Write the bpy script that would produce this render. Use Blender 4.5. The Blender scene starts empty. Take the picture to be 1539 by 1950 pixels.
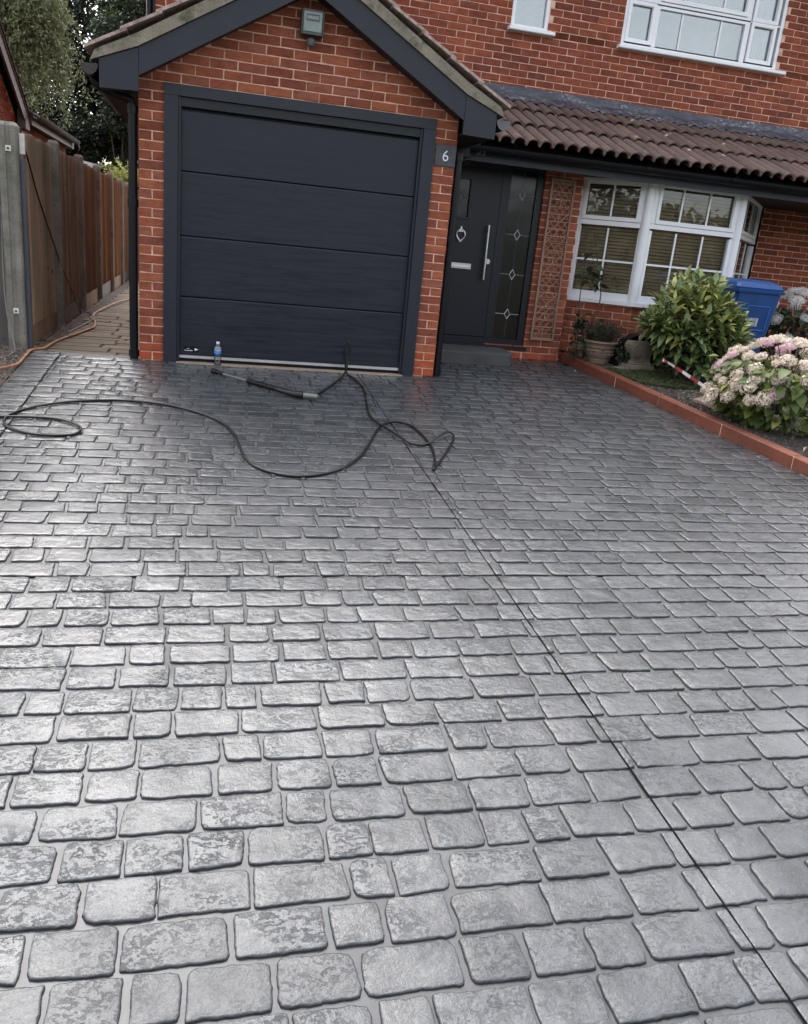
import bpy, math, random
import numpy as np
from mathutils import Vector, Matrix, noise

R = math.radians
random.seed(7)
rng = np.random.default_rng(7)
scene = bpy.context.scene
COL = scene.collection

# ------------------------------------------------------------------ camera
CAM = Vector((0.5311, -7.686, 1.1747)); YAW, PITCH, ROLL, FPX = -0.2565, 0.3113, -0.0978, 1570.84
fw = Vector((-math.sin(YAW) * math.cos(PITCH), math.cos(YAW) * math.cos(PITCH), -math.sin(PITCH)))
r0 = Vector((math.cos(YAW), math.sin(YAW), 0)); d0 = fw.cross(r0)
rt = r0 * math.cos(ROLL) + d0 * math.sin(ROLL); dn = -r0 * math.sin(ROLL) + d0 * math.cos(ROLL)
cd = bpy.data.cameras.new('camera'); cam = bpy.data.objects.new('camera', cd); COL.objects.link(cam)
m = Matrix((( rt.x, -dn.x, -fw.x, CAM.x), (rt.y, -dn.y, -fw.y, CAM.y), (rt.z, -dn.z, -fw.z, CAM.z), (0, 0, 0, 1)))
cam.matrix_world = m
cd.sensor_fit = 'HORIZONTAL'; cd.sensor_width = 36; cd.lens = 36 * FPX / 1539
cd.clip_start = 0.05; cd.clip_end = 500
scene.camera = cam

def to_px(p):
    v = Vector(p) - CAM; z = v.dot(fw)
    if z < 0.05: return None
    return 769.5 + FPX * v.dot(rt) / z, 975 + FPX * v.dot(dn) / z, z

# ------------------------------------------------------------------ light
SUN_EL, SUN_AZ = 54, 350          # degrees; thick cloud, brightest beyond the gap between the two houses
world = bpy.data.worlds.new('World'); scene.world = world; world.use_nodes = True
wn = world.node_tree; wn.nodes.clear()
sky = wn.nodes.new('ShaderNodeTexSky'); sky.sky_type = 'NISHITA'; sky.sun_disc = False
sky.sun_elevation = R(SUN_EL); sky.sun_rotation = R(SUN_AZ); sky.air_density = 1.0; sky.dust_density = 4.0; sky.ozone_density = 1.0
hs = wn.nodes.new('ShaderNodeHueSaturation'); hs.inputs['Saturation'].default_value = 0.28
bg = wn.nodes.new('ShaderNodeBackground'); bg.inputs['Strength'].default_value = 0.15
wo = wn.nodes.new('ShaderNodeOutputWorld')
wn.links.new(sky.outputs[0], hs.inputs['Color']); wn.links.new(hs.outputs[0], bg.inputs['Color']); wn.links.new(bg.outputs[0], wo.inputs['Surface'])
sl = bpy.data.lights.new('sun', 'SUN'); sl.energy = 0.5; sl.angle = R(120); sl.color = (1.0, 0.96, 0.9)
sun = bpy.data.objects.new('sun', sl); COL.objects.link(sun)
az, el = R(SUN_AZ), R(SUN_EL)
sd = Vector((math.sin(az) * math.cos(el), math.cos(az) * math.cos(el), math.sin(el)))
sun.rotation_euler = sd.to_track_quat('Z', 'Y').to_euler()
vs = scene.view_settings; vs.view_transform = 'Standard'; vs.look = 'None'; vs.gamma = 1; vs.exposure = 1.9; vs.use_curve_mapping = False

# ------------------------------------------------------------------ helpers: materials
def nodes(name):
    m = bpy.data.materials.new(name); m.use_nodes = True
    nt = m.node_tree; nt.nodes.clear()
    out = nt.nodes.new('ShaderNodeOutputMaterial'); b = nt.nodes.new('ShaderNodeBsdfPrincipled')
    nt.links.new(b.outputs[0], out.inputs[0])
    return m, nt, b, out
def N(nt, t, **kw):
    n = nt.nodes.new('ShaderNode' + t)
    for k, v in kw.items():
        if k.startswith('i_'): n.inputs[k[2:].replace('_', ' ')].default_value = v
        else: setattr(n, k, v)
    return n
def L(nt, a, b): nt.links.new(a, b)
def ramp(nt, fac, stops, interp='LINEAR'):
    r = nt.nodes.new('ShaderNodeValToRGB'); r.color_ramp.interpolation = interp
    e = r.color_ramp.elements
    while len(e) < len(stops): e.new(0.5)
    for x, (p, c) in zip(e, stops): x.position = p; x.color = (*c, 1) if len(c) == 3 else c
    L(nt, fac, r.inputs[0]); return r
def position(nt, scale=(1, 1, 1)):
    g = N(nt, 'NewGeometry'); mp = N(nt, 'Mapping'); mp.inputs['Scale'].default_value = scale
    L(nt, g.outputs['Position'], mp.inputs['Vector']); return mp.outputs[0]
def tex(nt, vec, scale, detail=4, rough=0.55, dist=0.0):
    n = N(nt, 'TexNoise'); n.inputs['Scale'].default_value = scale; n.inputs['Detail'].default_value = detail
    n.inputs['Roughness'].default_value = rough; n.inputs['Distortion'].default_value = dist
    L(nt, vec, n.inputs['Vector']); return n.outputs['Fac']
def mixc(nt, fac, a, b, mode='MIX'):
    x = N(nt, 'MixRGB', blend_type=mode)
    for i, v in ((0, fac), (1, a), (2, b)):
        if hasattr(v, 'is_linked'): L(nt, v, x.inputs[i])
        else: x.inputs[i].default_value = v if i == 0 else (*v, 1)
    return x.outputs[0]
def bump(nt, b, h, strength, dist=0.01, normal=None):
    n = N(nt, 'Bump'); n.inputs['Strength'].default_value = strength; n.inputs['Distance'].default_value = dist
    L(nt, h, n.inputs['Height'])
    if normal is not None: L(nt, normal, n.inputs['Normal'])
    L(nt, n.outputs[0], b.inputs['Normal']); return n.outputs[0]
def rand(nt):
    o = N(nt, 'ObjectInfo'); g = N(nt, 'NewGeometry')
    a = N(nt, 'Math', operation='ADD'); L(nt, o.outputs['Random'], a.inputs[0]); L(nt, g.outputs['Random Per Island'], a.inputs[1])
    f = N(nt, 'Math', operation='FRACT'); L(nt, a.outputs[0], f.inputs[0]); return f.outputs[0]

def plain(name, c, rough=0.5, metal=0.0, var=0.15, scale=8, bumps=0.0, bscale=60, spec=0.5, stretch=(1, 1, 1), coat=0):
    m, nt, b, o = nodes(name)
    v = position(nt, stretch); f = tex(nt, v, scale, 5)
    lo = tuple(x * (1 - var) for x in c); hi = tuple(min(1, x * (1 + var)) for x in c)
    r = ramp(nt, f, [(0.3, lo), (0.7, hi)]); L(nt, r.outputs[0], b.inputs['Base Color'])
    b.inputs['Roughness'].default_value = rough; b.inputs['Metallic'].default_value = metal
    b.inputs['Specular IOR Level'].default_value = spec; b.inputs['Coat Weight'].default_value = coat
    if bumps: bump(nt, b, tex(nt, v, bscale, 4), bumps, 0.004)
    return m

def brick_material(name, cols, bright=1.46):
    m, nt, b, o = nodes(name)
    v = position(nt, (1, 1, 2.2)); rd = rand(nt)
    n = len(cols)
    base = ramp(nt, rd, [((i + 0.5) / n, tuple(x * bright * k for x, k in zip(c, (1.02, 1.0, .93)))) for i, c in enumerate(cols)])
    f1 = tex(nt, v, 9, 6, 0.65); f2 = tex(nt, v, 70, 4, 0.6)
    c = mixc(nt, 0.75, base.outputs[0], ramp(nt, f1, [(0.28, (0.55, 0.5, 0.5)), (0.55, (1, 1, 1)), (0.8, (1.25, 1.2, 1.15))]).outputs[0], 'MULTIPLY')
    c = mixc(nt, 0.55, c, ramp(nt, f2, [(0.3, (0.6, 0.6, 0.6)), (0.6, (1.1, 1.1, 1.1))]).outputs[0], 'MULTIPLY')
    st = tex(nt, position(nt, (1, 1, 0.6)), 1.3, 5, 0.65)      # damp and dirt across the wall
    c = mixc(nt, 0.8, c, ramp(nt, st, [(0.32, (0.72, 0.72, 0.74)), (0.5, (1, 1, 1)), (0.7, (1.12, 1.1, 1.08))]).outputs[0], 'MULTIPLY')
    # pale mortar smears
    sm = tex(nt, position(nt), 23, 5, 0.7)
    c = mixc(nt, ramp(nt, sm, [(0.60, (0, 0, 0)), (0.74, (0.42, 0.42, 0.42))]).outputs[0], c, (0.42, 0.24, 0.17))
    L(nt, c, b.inputs['Base Color']); b.inputs['Roughness'].default_value = 0.9; b.inputs['Specular IOR Level'].default_value = 0.1
    bump(nt, b, tex(nt, v, 55, 6, 0.65), 0.5, 0.006)
    return m

M = {}
M['brick'] = brick_material('brick', [(0.16, 0.050, 0.033), (0.205, 0.064, 0.039), (0.24, 0.08, 0.047), (0.18, 0.055, 0.036), (0.21, 0.076, 0.052), (0.15, 0.049, 0.036), (0.20, 0.06, 0.038), (0.245, 0.083, 0.05)])
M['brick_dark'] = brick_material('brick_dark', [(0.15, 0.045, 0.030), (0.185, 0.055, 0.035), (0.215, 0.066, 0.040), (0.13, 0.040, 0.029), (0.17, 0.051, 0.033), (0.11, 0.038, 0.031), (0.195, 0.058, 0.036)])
M['brick_red'] = brick_material('brick_red', [(0.27, 0.066, 0.036), (0.31, 0.075, 0.04), (0.25, 0.062, 0.036)])
M['mortar'] = plain('mortar', (0.66, 0.41, 0.30), 0.95, var=0.3, scale=14, bumps=0.4, bscale=120)
M['mortar_pale'] = plain('mortar_pale', (0.64, 0.40, 0.30), 0.95, var=0.25, scale=14, bumps=0.4, bscale=120)
M['anthracite'] = plain('anthracite', (0.007, 0.009, 0.015), 0.42, var=0.12, scale=3, bumps=0.03, bscale=30, spec=0.35)
M['anthracite_matt'] = plain('anthracite_matt', (0.014, 0.017, 0.026), 0.5, var=0.12, spec=0.4, scale=4)
M['black_plastic'] = plain('black_plastic', (0.005, 0.005, 0.007), 0.4, var=0.15, spec=0.25)
M['white_upvc'] = plain('white_upvc', (0.78, 0.79, 0.82), 0.28, var=0.04, scale=5)
M['white_worn'] = plain('white_worn', (0.68, 0.66, 0.62), 0.5, var=0.2, scale=12)
M['grey_cap'] = plain('grey_cap', (0.10, 0.105, 0.115), 0.5)
M['steel'] = plain('steel', (0.62, 0.63, 0.65), 0.28, 1.0, var=0.06)
M['alu'] = plain('alu', (0.7, 0.7, 0.72), 0.35, 0.85, var=0.08)
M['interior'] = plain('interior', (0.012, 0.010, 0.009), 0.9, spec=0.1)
M['blind_wood'] = plain('blind_wood', (0.36, 0.225, 0.14), 0.5, var=0.25, scale=6)
M['blind_white'] = plain('blind_white', (0.33, 0.35, 0.375), 0.6, var=0.06)
M['curtain'] = plain('curtain', (0.27, 0.285, 0.31), 0.9, var=0.1)
M['soffit'] = plain('soffit', (0.014, 0.013, 0.013), 0.6, spec=0.2)

def garage_door_material():
    m, nt, b, o = nodes('door_woodgrain')
    v = position(nt, (0.9, 1, 13)); f = tex(nt, v, 2.2, 6, 0.66, 1.0)
    L(nt, ramp(nt, f, [(0.36, (0.005, 0.0072, 0.0135)), (0.62, (0.0145, 0.018, 0.0285))]).outputs[0], b.inputs['Base Color'])
    L(nt, ramp(nt, f, [(0.34, (0.34,) * 3), (0.66, (0.6,) * 3)]).outputs[0], b.inputs['Roughness'])
    b.inputs['Specular IOR Level'].default_value = 0.38
    bump(nt, b, tex(nt, position(nt, (2.0, 1, 40)), 5, 4, 0.6, 0.4), 0.22, 0.003); return m
M['door_woodgrain'] = garage_door_material()

def glass_material(name, tint=(0.9, 0.95, 0.95), base=0.10, k=1.3, rough=0.0, wave=0.0):
    m, nt, b, o = nodes(name); nt.nodes.remove(b)
    fr = N(nt, 'Fresnel'); fr.inputs['IOR'].default_value = 1.5
    ma = N(nt, 'Math', operation='MULTIPLY_ADD', use_clamp=True); ma.inputs[1].default_value = k; ma.inputs[2].default_value = base
    L(nt, fr.outputs[0], ma.inputs[0])
    t = N(nt, 'BsdfTransparent'); t.inputs[0].default_value = (*tint, 1)
    g = N(nt, 'BsdfGlossy'); g.inputs['Roughness'].default_value = rough
    if wave:
        bp = N(nt, 'Bump'); bp.inputs['Strength'].default_value = wave; bp.inputs['Distance'].default_value = 0.02
        L(nt, tex(nt, position(nt), 2.2, 2), bp.inputs['Height']); L(nt, bp.outputs[0], g.inputs['Normal'])
    mx = N(nt, 'MixShader'); L(nt, ma.outputs[0], mx.inputs[0]); L(nt, t.outputs[0], mx.inputs[1]); L(nt, g.outputs[0], mx.inputs[2])
    L(nt, mx.outputs[0], o.inputs[0]); return m
M['glass'] = glass_material('glass', base=0.02, k=0.9, wave=0.05)
M['glass_up'] = glass_material('glass_up', base=0.12, k=1.2, wave=0.03)
M['glass_obscure'] = glass_material('glass_obscure', (0.10, 0.13, 0.12), 0.03, 0.8, 0.22, 0.3)
M['bottle_plastic'] = glass_material('bottle_plastic', (0.93, 0.96, 0.98), 0.06, 1.2)

def stone_material():
    m, nt, b, o = nodes('sealed_concrete')
    rd = rand(nt); p = position(nt)
    base = ramp(nt, rd, [(0.0, (0.040, 0.043, 0.048)), (0.5, (0.050, 0.054, 0.060)), (1.0, (0.062, 0.066, 0.072))])
    big = tex(nt, p, 0.9, 4, 0.6); mid = tex(nt, p, 11, 6, 0.65, 0.6); fine = tex(nt, p, 160, 3, 0.6)
    c = mixc(nt, 0.8, base.outputs[0], ramp(nt, big, [(0.3, (0.72, 0.72, 0.73)), (0.7, (1.25, 1.25, 1.25))]).outputs[0], 'MULTIPLY')
    c = mixc(nt, 0.8, c, ramp(nt, mid, [(0.28, (0.42, 0.41, 0.40)), (0.44, (0.9, 0.9, 0.9)), (0.72, (1.4, 1.4, 1.41))]).outputs[0], 'MULTIPLY')
    c = mixc(nt, 0.6, c, ramp(nt, fine, [(0.3, (0.6, 0.6, 0.6)), (0.7, (1.35, 1.35, 1.35))]).outputs[0], 'MULTIPLY')
    # dark release-powder specks left in the texture
    sp = tex(nt, p, 26, 6, 0.75, 0.4); pt = tex(nt, p, 3.1, 3)
    am = N(nt, 'Math', operation='MULTIPLY'); L(nt, ramp(nt, sp, [(0.52, (0, 0, 0)), (0.59, (1, 1, 1))]).outputs[0], am.inputs[0])
    L(nt, ramp(nt, pt, [(0.48, (0, 0, 0)), (0.62, (0.42, 0.42, 0.42))]).outputs[0], am.inputs[1])
    c = mixc(nt, am.outputs[0], c, (0.03, 0.03, 0.031))
    L(nt, c, b.inputs['Base Color'])
    rr = ramp(nt, tex(nt, p, 2.3, 4, 0.6), [(0.35, (0.2,) * 3), (0.65, (0.4,) * 3)]); L(nt, rr.outputs[0], b.inputs['Roughness'])
    b.inputs['Specular IOR Level'].default_value = 0.3; b.inputs['Coat Roughness'].default_value = 0.08
    wet = tex(nt, p, 1.7, 5, 0.65, 0.5)       # sealer lies thicker in some places
    L(nt, ramp(nt, wet, [(0.36, (0.3,) * 3), (0.5, (0.65,) * 3), (0.64, (0.95,) * 3)]).outputs[0], b.inputs['Coat Weight']); b.inputs['Coat IOR'].default_value = 1.44
    CN = b
    def madd(x, k, y=None):
        q = N(nt, 'Math', operation='MULTIPLY_ADD'); L(nt, x, q.inputs[0]); q.inputs[1].default_value = k
        if y is None: q.inputs[2].default_value = 0
        else: L(nt, y, q.inputs[2])
        return q.outputs[0]
    mp = N(nt, 'Mapping'); mp.inputs['Scale'].default_value = (0.9, 1.3, 1); mp.inputs['Rotation'].default_value = (0, 0, 0.4); L(nt, p, mp.inputs[0])
    # slate-like flakes: stepped noise, broken up so that some stones stay smooth
    fl = ramp(nt, tex(nt, mp.outputs[0], 15, 7, 0.7, 0.15), [(0.36, (0, 0, 0)), (0.43, (0.55, 0.55, 0.55)), (0.52, (0.6, 0.6, 0.6)), (0.58, (1, 1, 1))]).outputs[0]
    mask = ramp(nt, tex(nt, p, 4.2, 3), [(0.42, (0.12, 0.12, 0.12)), (0.6, (1, 1, 1))]).outputs[0]
    rk = ramp(nt, rd, [(0.0, (0.5, 0.5, 0.5)), (0.5, (0.8, 0.8, 0.8)), (1.0, (1.35, 1.35, 1.35))]).outputs[0]
    m0 = N(nt, 'Math', operation='MULTIPLY'); L(nt, mask, m0.inputs[0]); L(nt, rk, m0.inputs[1])
    ml = N(nt, 'Math', operation='MULTIPLY'); L(nt, fl, ml.inputs[0]); L(nt, m0.outputs[0], ml.inputs[1])
    h = madd(mid, 0.34, madd(ml.outputs[0], 0.36, madd(tex(nt, p, 46, 6, 0.7), 0.30)))
    n1 = N(nt, 'Bump'); n1.inputs['Strength'].default_value = 0.8; n1.inputs['Distance'].default_value = 0.013; L(nt, h, n1.inputs['Height'])
    bump(nt, b, tex(nt, p, 240, 3, 0.6), 0.35, 0.003, n1.outputs[0])
    nc = N(nt, 'Bump'); nc.inputs['Strength'].default_value = 0.12; nc.inputs['Distance'].default_value = 0.003; L(nt, tex(nt, p, 190, 3), nc.inputs['Height']); L(nt, n1.outputs[0], nc.inputs['Normal']); L(nt, nc.outputs[0], b.inputs['Coat Normal'])
    return m
M['stone'] = stone_material()
M['stone_edge'] = plain('stone_edge', (0.030, 0.031, 0.033), 0.6, var=0.5, scale=60, spec=0.25)   # darker side faces round each stone
M['grout'] = plain('grout', (0.046, 0.048, 0.052), 0.6, var=0.35, scale=12, bumps=0.4, bscale=90, coat=0.2)
M['groove'] = plain('groove', (0.008, 0.008, 0.008), 1.0, spec=0.0)

def wood_material(name, c1, c2, c3, dirt=0.0):
    m, nt, b, o = nodes(name)
    rd = rand(nt); v = position(nt, (9, 9, 0.7))
    g = tex(nt, v, 4, 6, 0.65, 0.4)
    c = mixc(nt, 0.25, ramp(nt, rd, [(0, c1), (0.35, c2), (0.6, tuple(x * .75 for x in c2)), (1, c3)]).outputs[0], ramp(nt, g, [(0.3, c1), (0.7, c3)]).outputs[0])
    c = mixc(nt, 0.7, c, ramp(nt, tex(nt, position(nt, (1, 1, 0.4)), 2.2, 5), [(0.3, (0.6, 0.6, 0.62)), (0.7, (1.2, 1.15, 1.1))]).outputs[0], 'MULTIPLY')
    kn = tex(nt, position(nt, (3, 3, 2)), 4.5, 2)
    c = mixc(nt, ramp(nt, kn, [(0.70, (0, 0, 0)), (0.76, (0.8, 0.8, 0.8))]).outputs[0], c, tuple(x * 0.35 for x in c1))
    L(nt, c, b.inputs['Base Color']); b.inputs['Roughness'].default_value = 0.85
    bump(nt, b, g, 0.3, 0.004); return m
M['fence_wood'] = wood_material('fence_wood', (0.135, 0.093, 0.060), (0.28, 0.195, 0.128), (0.48, 0.35, 0.24))
M['old_wood'] = wood_material('old_wood', (0.09, 0.078, 0.072), (0.12, 0.105, 0.098), (0.16, 0.145, 0.135))
M['trellis_wood'] = wood_material('trellis_wood', (0.22, 0.135, 0.097), (0.29, 0.185, 0.135), (0.38, 0.25, 0.185))

def concrete_material(name, c, algae=0.0):
    m, nt, b, o = nodes(name); p = position(nt)
    cc = ramp(nt, tex(nt, p, 5, 6), [(0.3, tuple(x * .75 for x in c)), (0.7, tuple(x * 1.15 for x in c))]).outputs[0]
    cc = mixc(nt, 0.6, cc, ramp(nt, tex(nt, p, 90, 3), [(0.35, (0.55, .55, .55)), (0.6, (1.1, 1.1, 1.1))]).outputs[0], 'MULTIPLY')
    if algae:
        f = tex(nt, p, 7 if algae > .8 else 3.2, 6, 0.75)
        cc = mixc(nt, ramp(nt, f, [(0.48, (0, 0, 0)), (0.64, (algae * .85,) * 3)]).outputs[0], cc, (0.06, 0.065, 0.035))
    L(nt, cc, b.inputs['Base Color']); b.inputs['Roughness'].default_value = 0.9
    bump(nt, b, tex(nt, p, 120, 3), 0.4, 0.004); return m
M['post_concrete'] = concrete_material('post_concrete', (0.23, 0.215, 0.185), 0.6)
M['verge_mortar'] = concrete_material('verge_mortar', (0.26, 0.225, 0.175), 1.0)
M['cast_stone'] = concrete_material('cast_stone', (0.23, 0.195, 0.15), 0.45)
M['step_stone'] = concrete_material('step_stone', (0.075, 0.078, 0.08), 0.4)
M['gutter_dirty'] = concrete_material('gutter_dirty', (0.055, 0.052, 0.05), 0.4)
M['threshold'] = concrete_material('threshold', (0.30, 0.225, 0.16))

def tile_material():
    m, nt, b, o = nodes('concrete_tile'); p = position(nt); rd = rand(nt)
    c = ramp(nt, rd, [(0, (0.078, 0.048, 0.041)), (0.4, (0.108, 0.064, 0.053)), (0.75, (0.09, 0.061, 0.05)), (1, (0.15, 0.084, 0.068))]).outputs[0]
    c = mixc(nt, 0.8, c, ramp(nt, tex(nt, p, 6, 6, 0.65), [(0.3, (0.55, 0.58, 0.58)), (0.65, (1.2, 1.15, 1.15))]).outputs[0], 'MULTIPLY')
    c = mixc(nt, 0.7, c, ramp(nt, tex(nt, p, 130, 3), [(0.35, (0.5, .5, .5)), (0.62, (1.2, 1.2, 1.2))]).outputs[0], 'MULTIPLY')
    lich = tex(nt, p, 8.5, 3, 0.5)
    c = mixc(nt, ramp(nt, lich, [(0.69, (0, 0, 0)), (0.72, (0.85,) * 3)]).outputs[0], c, (0.42, 0.36, 0.30))
    L(nt, c, b.inputs['Base Color']); b.inputs['Roughness'].default_value = 0.88
    bump(nt, b, tex(nt, p, 180, 3), 0.5, 0.004); return m
M['tile'] = tile_material()
M['verge_tile'] = plain('verge_tile', (0.36, 0.265, 0.23), 0.9, var=0.45, scale=25, bumps=0.4)

def lead_material():
    m, nt, b, o = nodes('lead'); p = position(nt, (1, 1, 2.2))
    f = tex(nt, p, 4.5, 6, 0.68, 0.8)
    c = ramp(nt, f, [(0.32, (0.03, 0.036, 0.052)), (0.5, (0.05, 0.056, 0.076)), (0.7, (0.11, 0.118, 0.145))]).outputs[0]
    w = tex(nt, p, 26, 5, 0.72, 0.5); q = tex(nt, p, 2.6, 3)
    am = N(nt, 'Math', operation='MULTIPLY'); L(nt, ramp(nt, w, [(0.52, (0, 0, 0)), (0.60, (1, 1, 1))]).outputs[0], am.inputs[0])
    L(nt, ramp(nt, q, [(0.46, (0, 0, 0)), (0.6, (0.9, 0.9, 0.9))]).outputs[0], am.inputs[1])
    c = mixc(nt, am.outputs[0], c, (0.40, 0.41, 0.42)); L(nt, c, b.inputs['Base Color'])
    b.inputs['Roughness'].default_value = 0.5; b.inputs['Metallic'].default_value = 0.15
    bump(nt, b, tex(nt, p, 9, 4), 0.5, 0.02); return m
M['lead'] = lead_material()

def soil_material(name, c, stones=(0.25, 0.22, 0.19), amount=0.66):
    m, nt, b, o = nodes(name); p = position(nt)
    cc = ramp(nt, tex(nt, p, 9, 8, 0.7), [(0.3, tuple(x * 0.5 for x in c)), (0.7, tuple(x * 1.5 for x in c))]).outputs[0]
    cc = mixc(nt, ramp(nt, tex(nt, p, 55, 4, 0.6), [(amount, (0, 0, 0)), (amount + .05, (0.8,) * 3)]).outputs[0], cc, stones)
    L(nt, cc, b.inputs['Base Color']); b.inputs['Roughness'].default_value = 0.95
    bump(nt, b, tex(nt, p, 40, 6, 0.7), 0.9, 0.03); return m
M['soil'] = soil_material('soil', (0.032, 0.025, 0.02))
M['soil_left'] = soil_material('soil_left', (0.10, 0.062, 0.048), (0.26, 0.18, 0.15), 0.6)
M['ground'] = soil_material('ground', (0.07, 0.075, 0.04), (0.12, 0.11, 0.09), 0.7)
M['road'] = plain('road', (0.06, 0.06, 0.062), 0.85, var=0.2, scale=3, bumps=0.3)

def slab_material():
    m, nt, b, o = nodes('sandstone'); p = position(nt); rd = rand(nt)
    c = ramp(nt, rd, [(0, (0.085, 0.06, 0.039)), (0.35, (0.125, 0.09, 0.058)), (0.7, (0.105, 0.072, 0.052)), (1, (0.155, 0.118, 0.08))]).outputs[0]
    c = mixc(nt, 0.85, c, ramp(nt, tex(nt, position(nt, (1, 2.2, 1)), 6, 6, 0.65, 0.5), [(0.3, (0.3, 0.28, 0.26)), (0.5, (0.75, 0.73, 0.7)), (0.75, (1.15, 1.13, 1.1))]).outputs[0], 'MULTIPLY')
    L(nt, c, b.inputs['Base Color']); b.inputs['Roughness'].default_value = 0.75; b.inputs['Specular IOR Level'].default_value = 0.3
    bump(nt, b, tex(nt, p, 30, 5), 0.4, 0.008); return m
M['slab'] = slab_material()
M['path_joint'] = plain('path_joint', (0.05, 0.038, 0.03), 0.95, var=0.3, scale=20)
def edging_material():
    m, nt, b, o = nodes('edging'); p = position(nt)
    c = ramp(nt, tex(nt, p, 5, 6, 0.65), [(0.3, (0.10, 0.032, 0.02)), (0.5, (0.165, 0.046, 0.024)), (0.72, (0.21, 0.062, 0.034))]).outputs[0]
    c = mixc(nt, ramp(nt, tex(nt, p, 22, 6, 0.75), [(0.56, (0, 0, 0)), (0.66, (0.75, 0.75, 0.75))]).outputs[0], c, (0.13, 0.085, 0.062))
    c = mixc(nt, 0.5, c, ramp(nt, tex(nt, p, 150, 3), [(0.35, (0.55, .55, .55)), (0.62, (1.15, 1.15, 1.15))]).outputs[0], 'MULTIPLY')
    L(nt, c, b.inputs['Base Color']); b.inputs['Roughness'].default_value = 0.7; bump(nt, b, tex(nt, p, 80, 5), 0.4, 0.006); return m
M['edging'] = edging_material()

def leaf_material(name, cols, rough=0.45, trans=0.25, vein=False, spec=0.4):
    m, nt, b, o = nodes(name); rd = rand(nt); n = len(cols)
    c = ramp(nt, rd, [((i + .5) / n, x) for i, x in enumerate(cols)]).outputs[0]
    c = mixc(nt, 0.6, c, ramp(nt, tex(nt, position(nt), 25, 4), [(0.3, (0.65, .65, .65)), (0.7, (1.2, 1.2, 1.2))]).outputs[0], 'MULTIPLY')
    if vein:   # pale blotches of a variegated leaf
        c = mixc(nt, ramp(nt, tex(nt, position(nt), 95, 3, 0.6), [(0.56, (0, 0, 0)), (0.62, (0.7, 0.7, 0.7))]).outputs[0], c, (0.42, 0.42, 0.16))
    L(nt, c, b.inputs['Base Color']); b.inputs['Roughness'].default_value = rough; b.inputs['Specular IOR Level'].default_value = spec
    if trans:
        t = N(nt, 'BsdfTranslucent'); L(nt, c, t.inputs[0]); mx = N(nt, 'MixShader'); mx.inputs[0].default_value = trans
        L(nt, b.outputs[0], mx.inputs[1]); L(nt, t.outputs[0], mx.inputs[2]); L(nt, mx.outputs[0], o.inputs[0])
    return m
M['leaf_willow'] = leaf_material('leaf_willow', [(0.114, 0.132, 0.062), (0.156, 0.174, 0.084), (0.106, 0.120, 0.062), (0.192, 0.204, 0.101)])
M['leaf_dark'] = leaf_material('leaf_dark', [(0.016, 0.025, 0.014), (0.022, 0.034, 0.018), (0.019, 0.027, 0.018), (0.035, 0.045, 0.024)])
M['leaf_mid'] = leaf_material('leaf_mid', [(0.035, 0.052, 0.022), (0.05, 0.066, 0.028), (0.03, 0.045, 0.022)])
M['leaf_golden'] = leaf_material('leaf_golden', [(0.38, 0.40, 0.11), (0.48, 0.48, 0.18), (0.28, 0.32, 0.08)])
M['leaf_laurel'] = leaf_material('leaf_laurel', [(0.091, 0.137, 0.047), (0.124, 0.176, 0.062), (0.176, 0.221, 0.085), (0.104, 0.150, 0.062)], 0.32, 0.12, False, 0.5)
M['leaf_young'] = leaf_material('leaf_young', [(0.241, 0.270, 0.069), (0.333, 0.351, 0.098), (0.460, 0.448, 0.149), (0.207, 0.241, 0.063)], 0.32, 0.2, True, 0.5)
M['leaf_hydrangea'] = leaf_material('leaf_hydrangea', [(0.075, 0.115, 0.028), (0.11, 0.155, 0.035), (0.16, 0.19, 0.042), (0.065, 0.10, 0.03)], 0.45, 0.25)
M['leaf_yellowing'] = leaf_material('leaf_yellowing', [(0.24, 0.25, 0.06), (0.30, 0.30, 0.10)], 0.45, 0.25)
M['leaf_herb'] = leaf_material('leaf_herb', [(0.07, 0.085, 0.055), (0.10, 0.11, 0.075), (0.055, 0.065, 0.045)])
M['leaf_variegated'] = leaf_material('leaf_variegated', [(0.20, 0.20, 0.06), (0.30, 0.29, 0.11), (0.12, 0.14, 0.04)])
M['leaf_red'] = leaf_material('leaf_red', [(0.07, 0.022, 0.024), (0.095, 0.03, 0.03)])
M['leaf_moss'] = leaf_material('leaf_moss', [(0.090, 0.114, 0.050), (0.126, 0.144, 0.066), (0.072, 0.096, 0.042)])
M['bark'] = plain('bark', (0.10, 0.085, 0.065), 0.95, var=0.4, scale=12, bumps=0.8, bscale=25)
M['stem'] = plain('stem', (0.075, 0.055, 0.042), 0.8, var=0.3, scale=20)
M['petal_faded'] = leaf_material('petal_faded', [(0.78, 0.68, 0.56), (0.83, 0.75, 0.60), (0.77, 0.61, 0.54), (0.84, 0.78, 0.64), (0.66, 0.57, 0.43), (0.78, 0.59, 0.56)], 0.7, 0.3, False, 0.2)
M['petal_pink'] = leaf_material('petal_pink', [(0.74, 0.50, 0.56), (0.78, 0.56, 0.60), (0.70, 0.44, 0.52)], 0.7, 0.3, False, 0.2)
M['petal_white'] = leaf_material('petal_white', [(0.93, 0.92, 0.90), (0.90, 0.90, 0.88), (0.94, 0.93, 0.90)], 0.7, 0.5, False, 0.2)
M['blue_bin'] = plain('blue_bin', (0.006, 0.052, 0.20), 0.45, var=0.12, scale=5)
M['sticker'] = plain('sticker', (0.42, 0.45, 0.52), 0.5, var=0.15)
M['hose_black'] = plain('hose_black', (0.009, 0.009, 0.010), 0.3, var=0.2, spec=0.35)
M['hose_orange'] = plain('hose_orange', (0.34, 0.15, 0.065), 0.55, var=0.3, scale=10)
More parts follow.
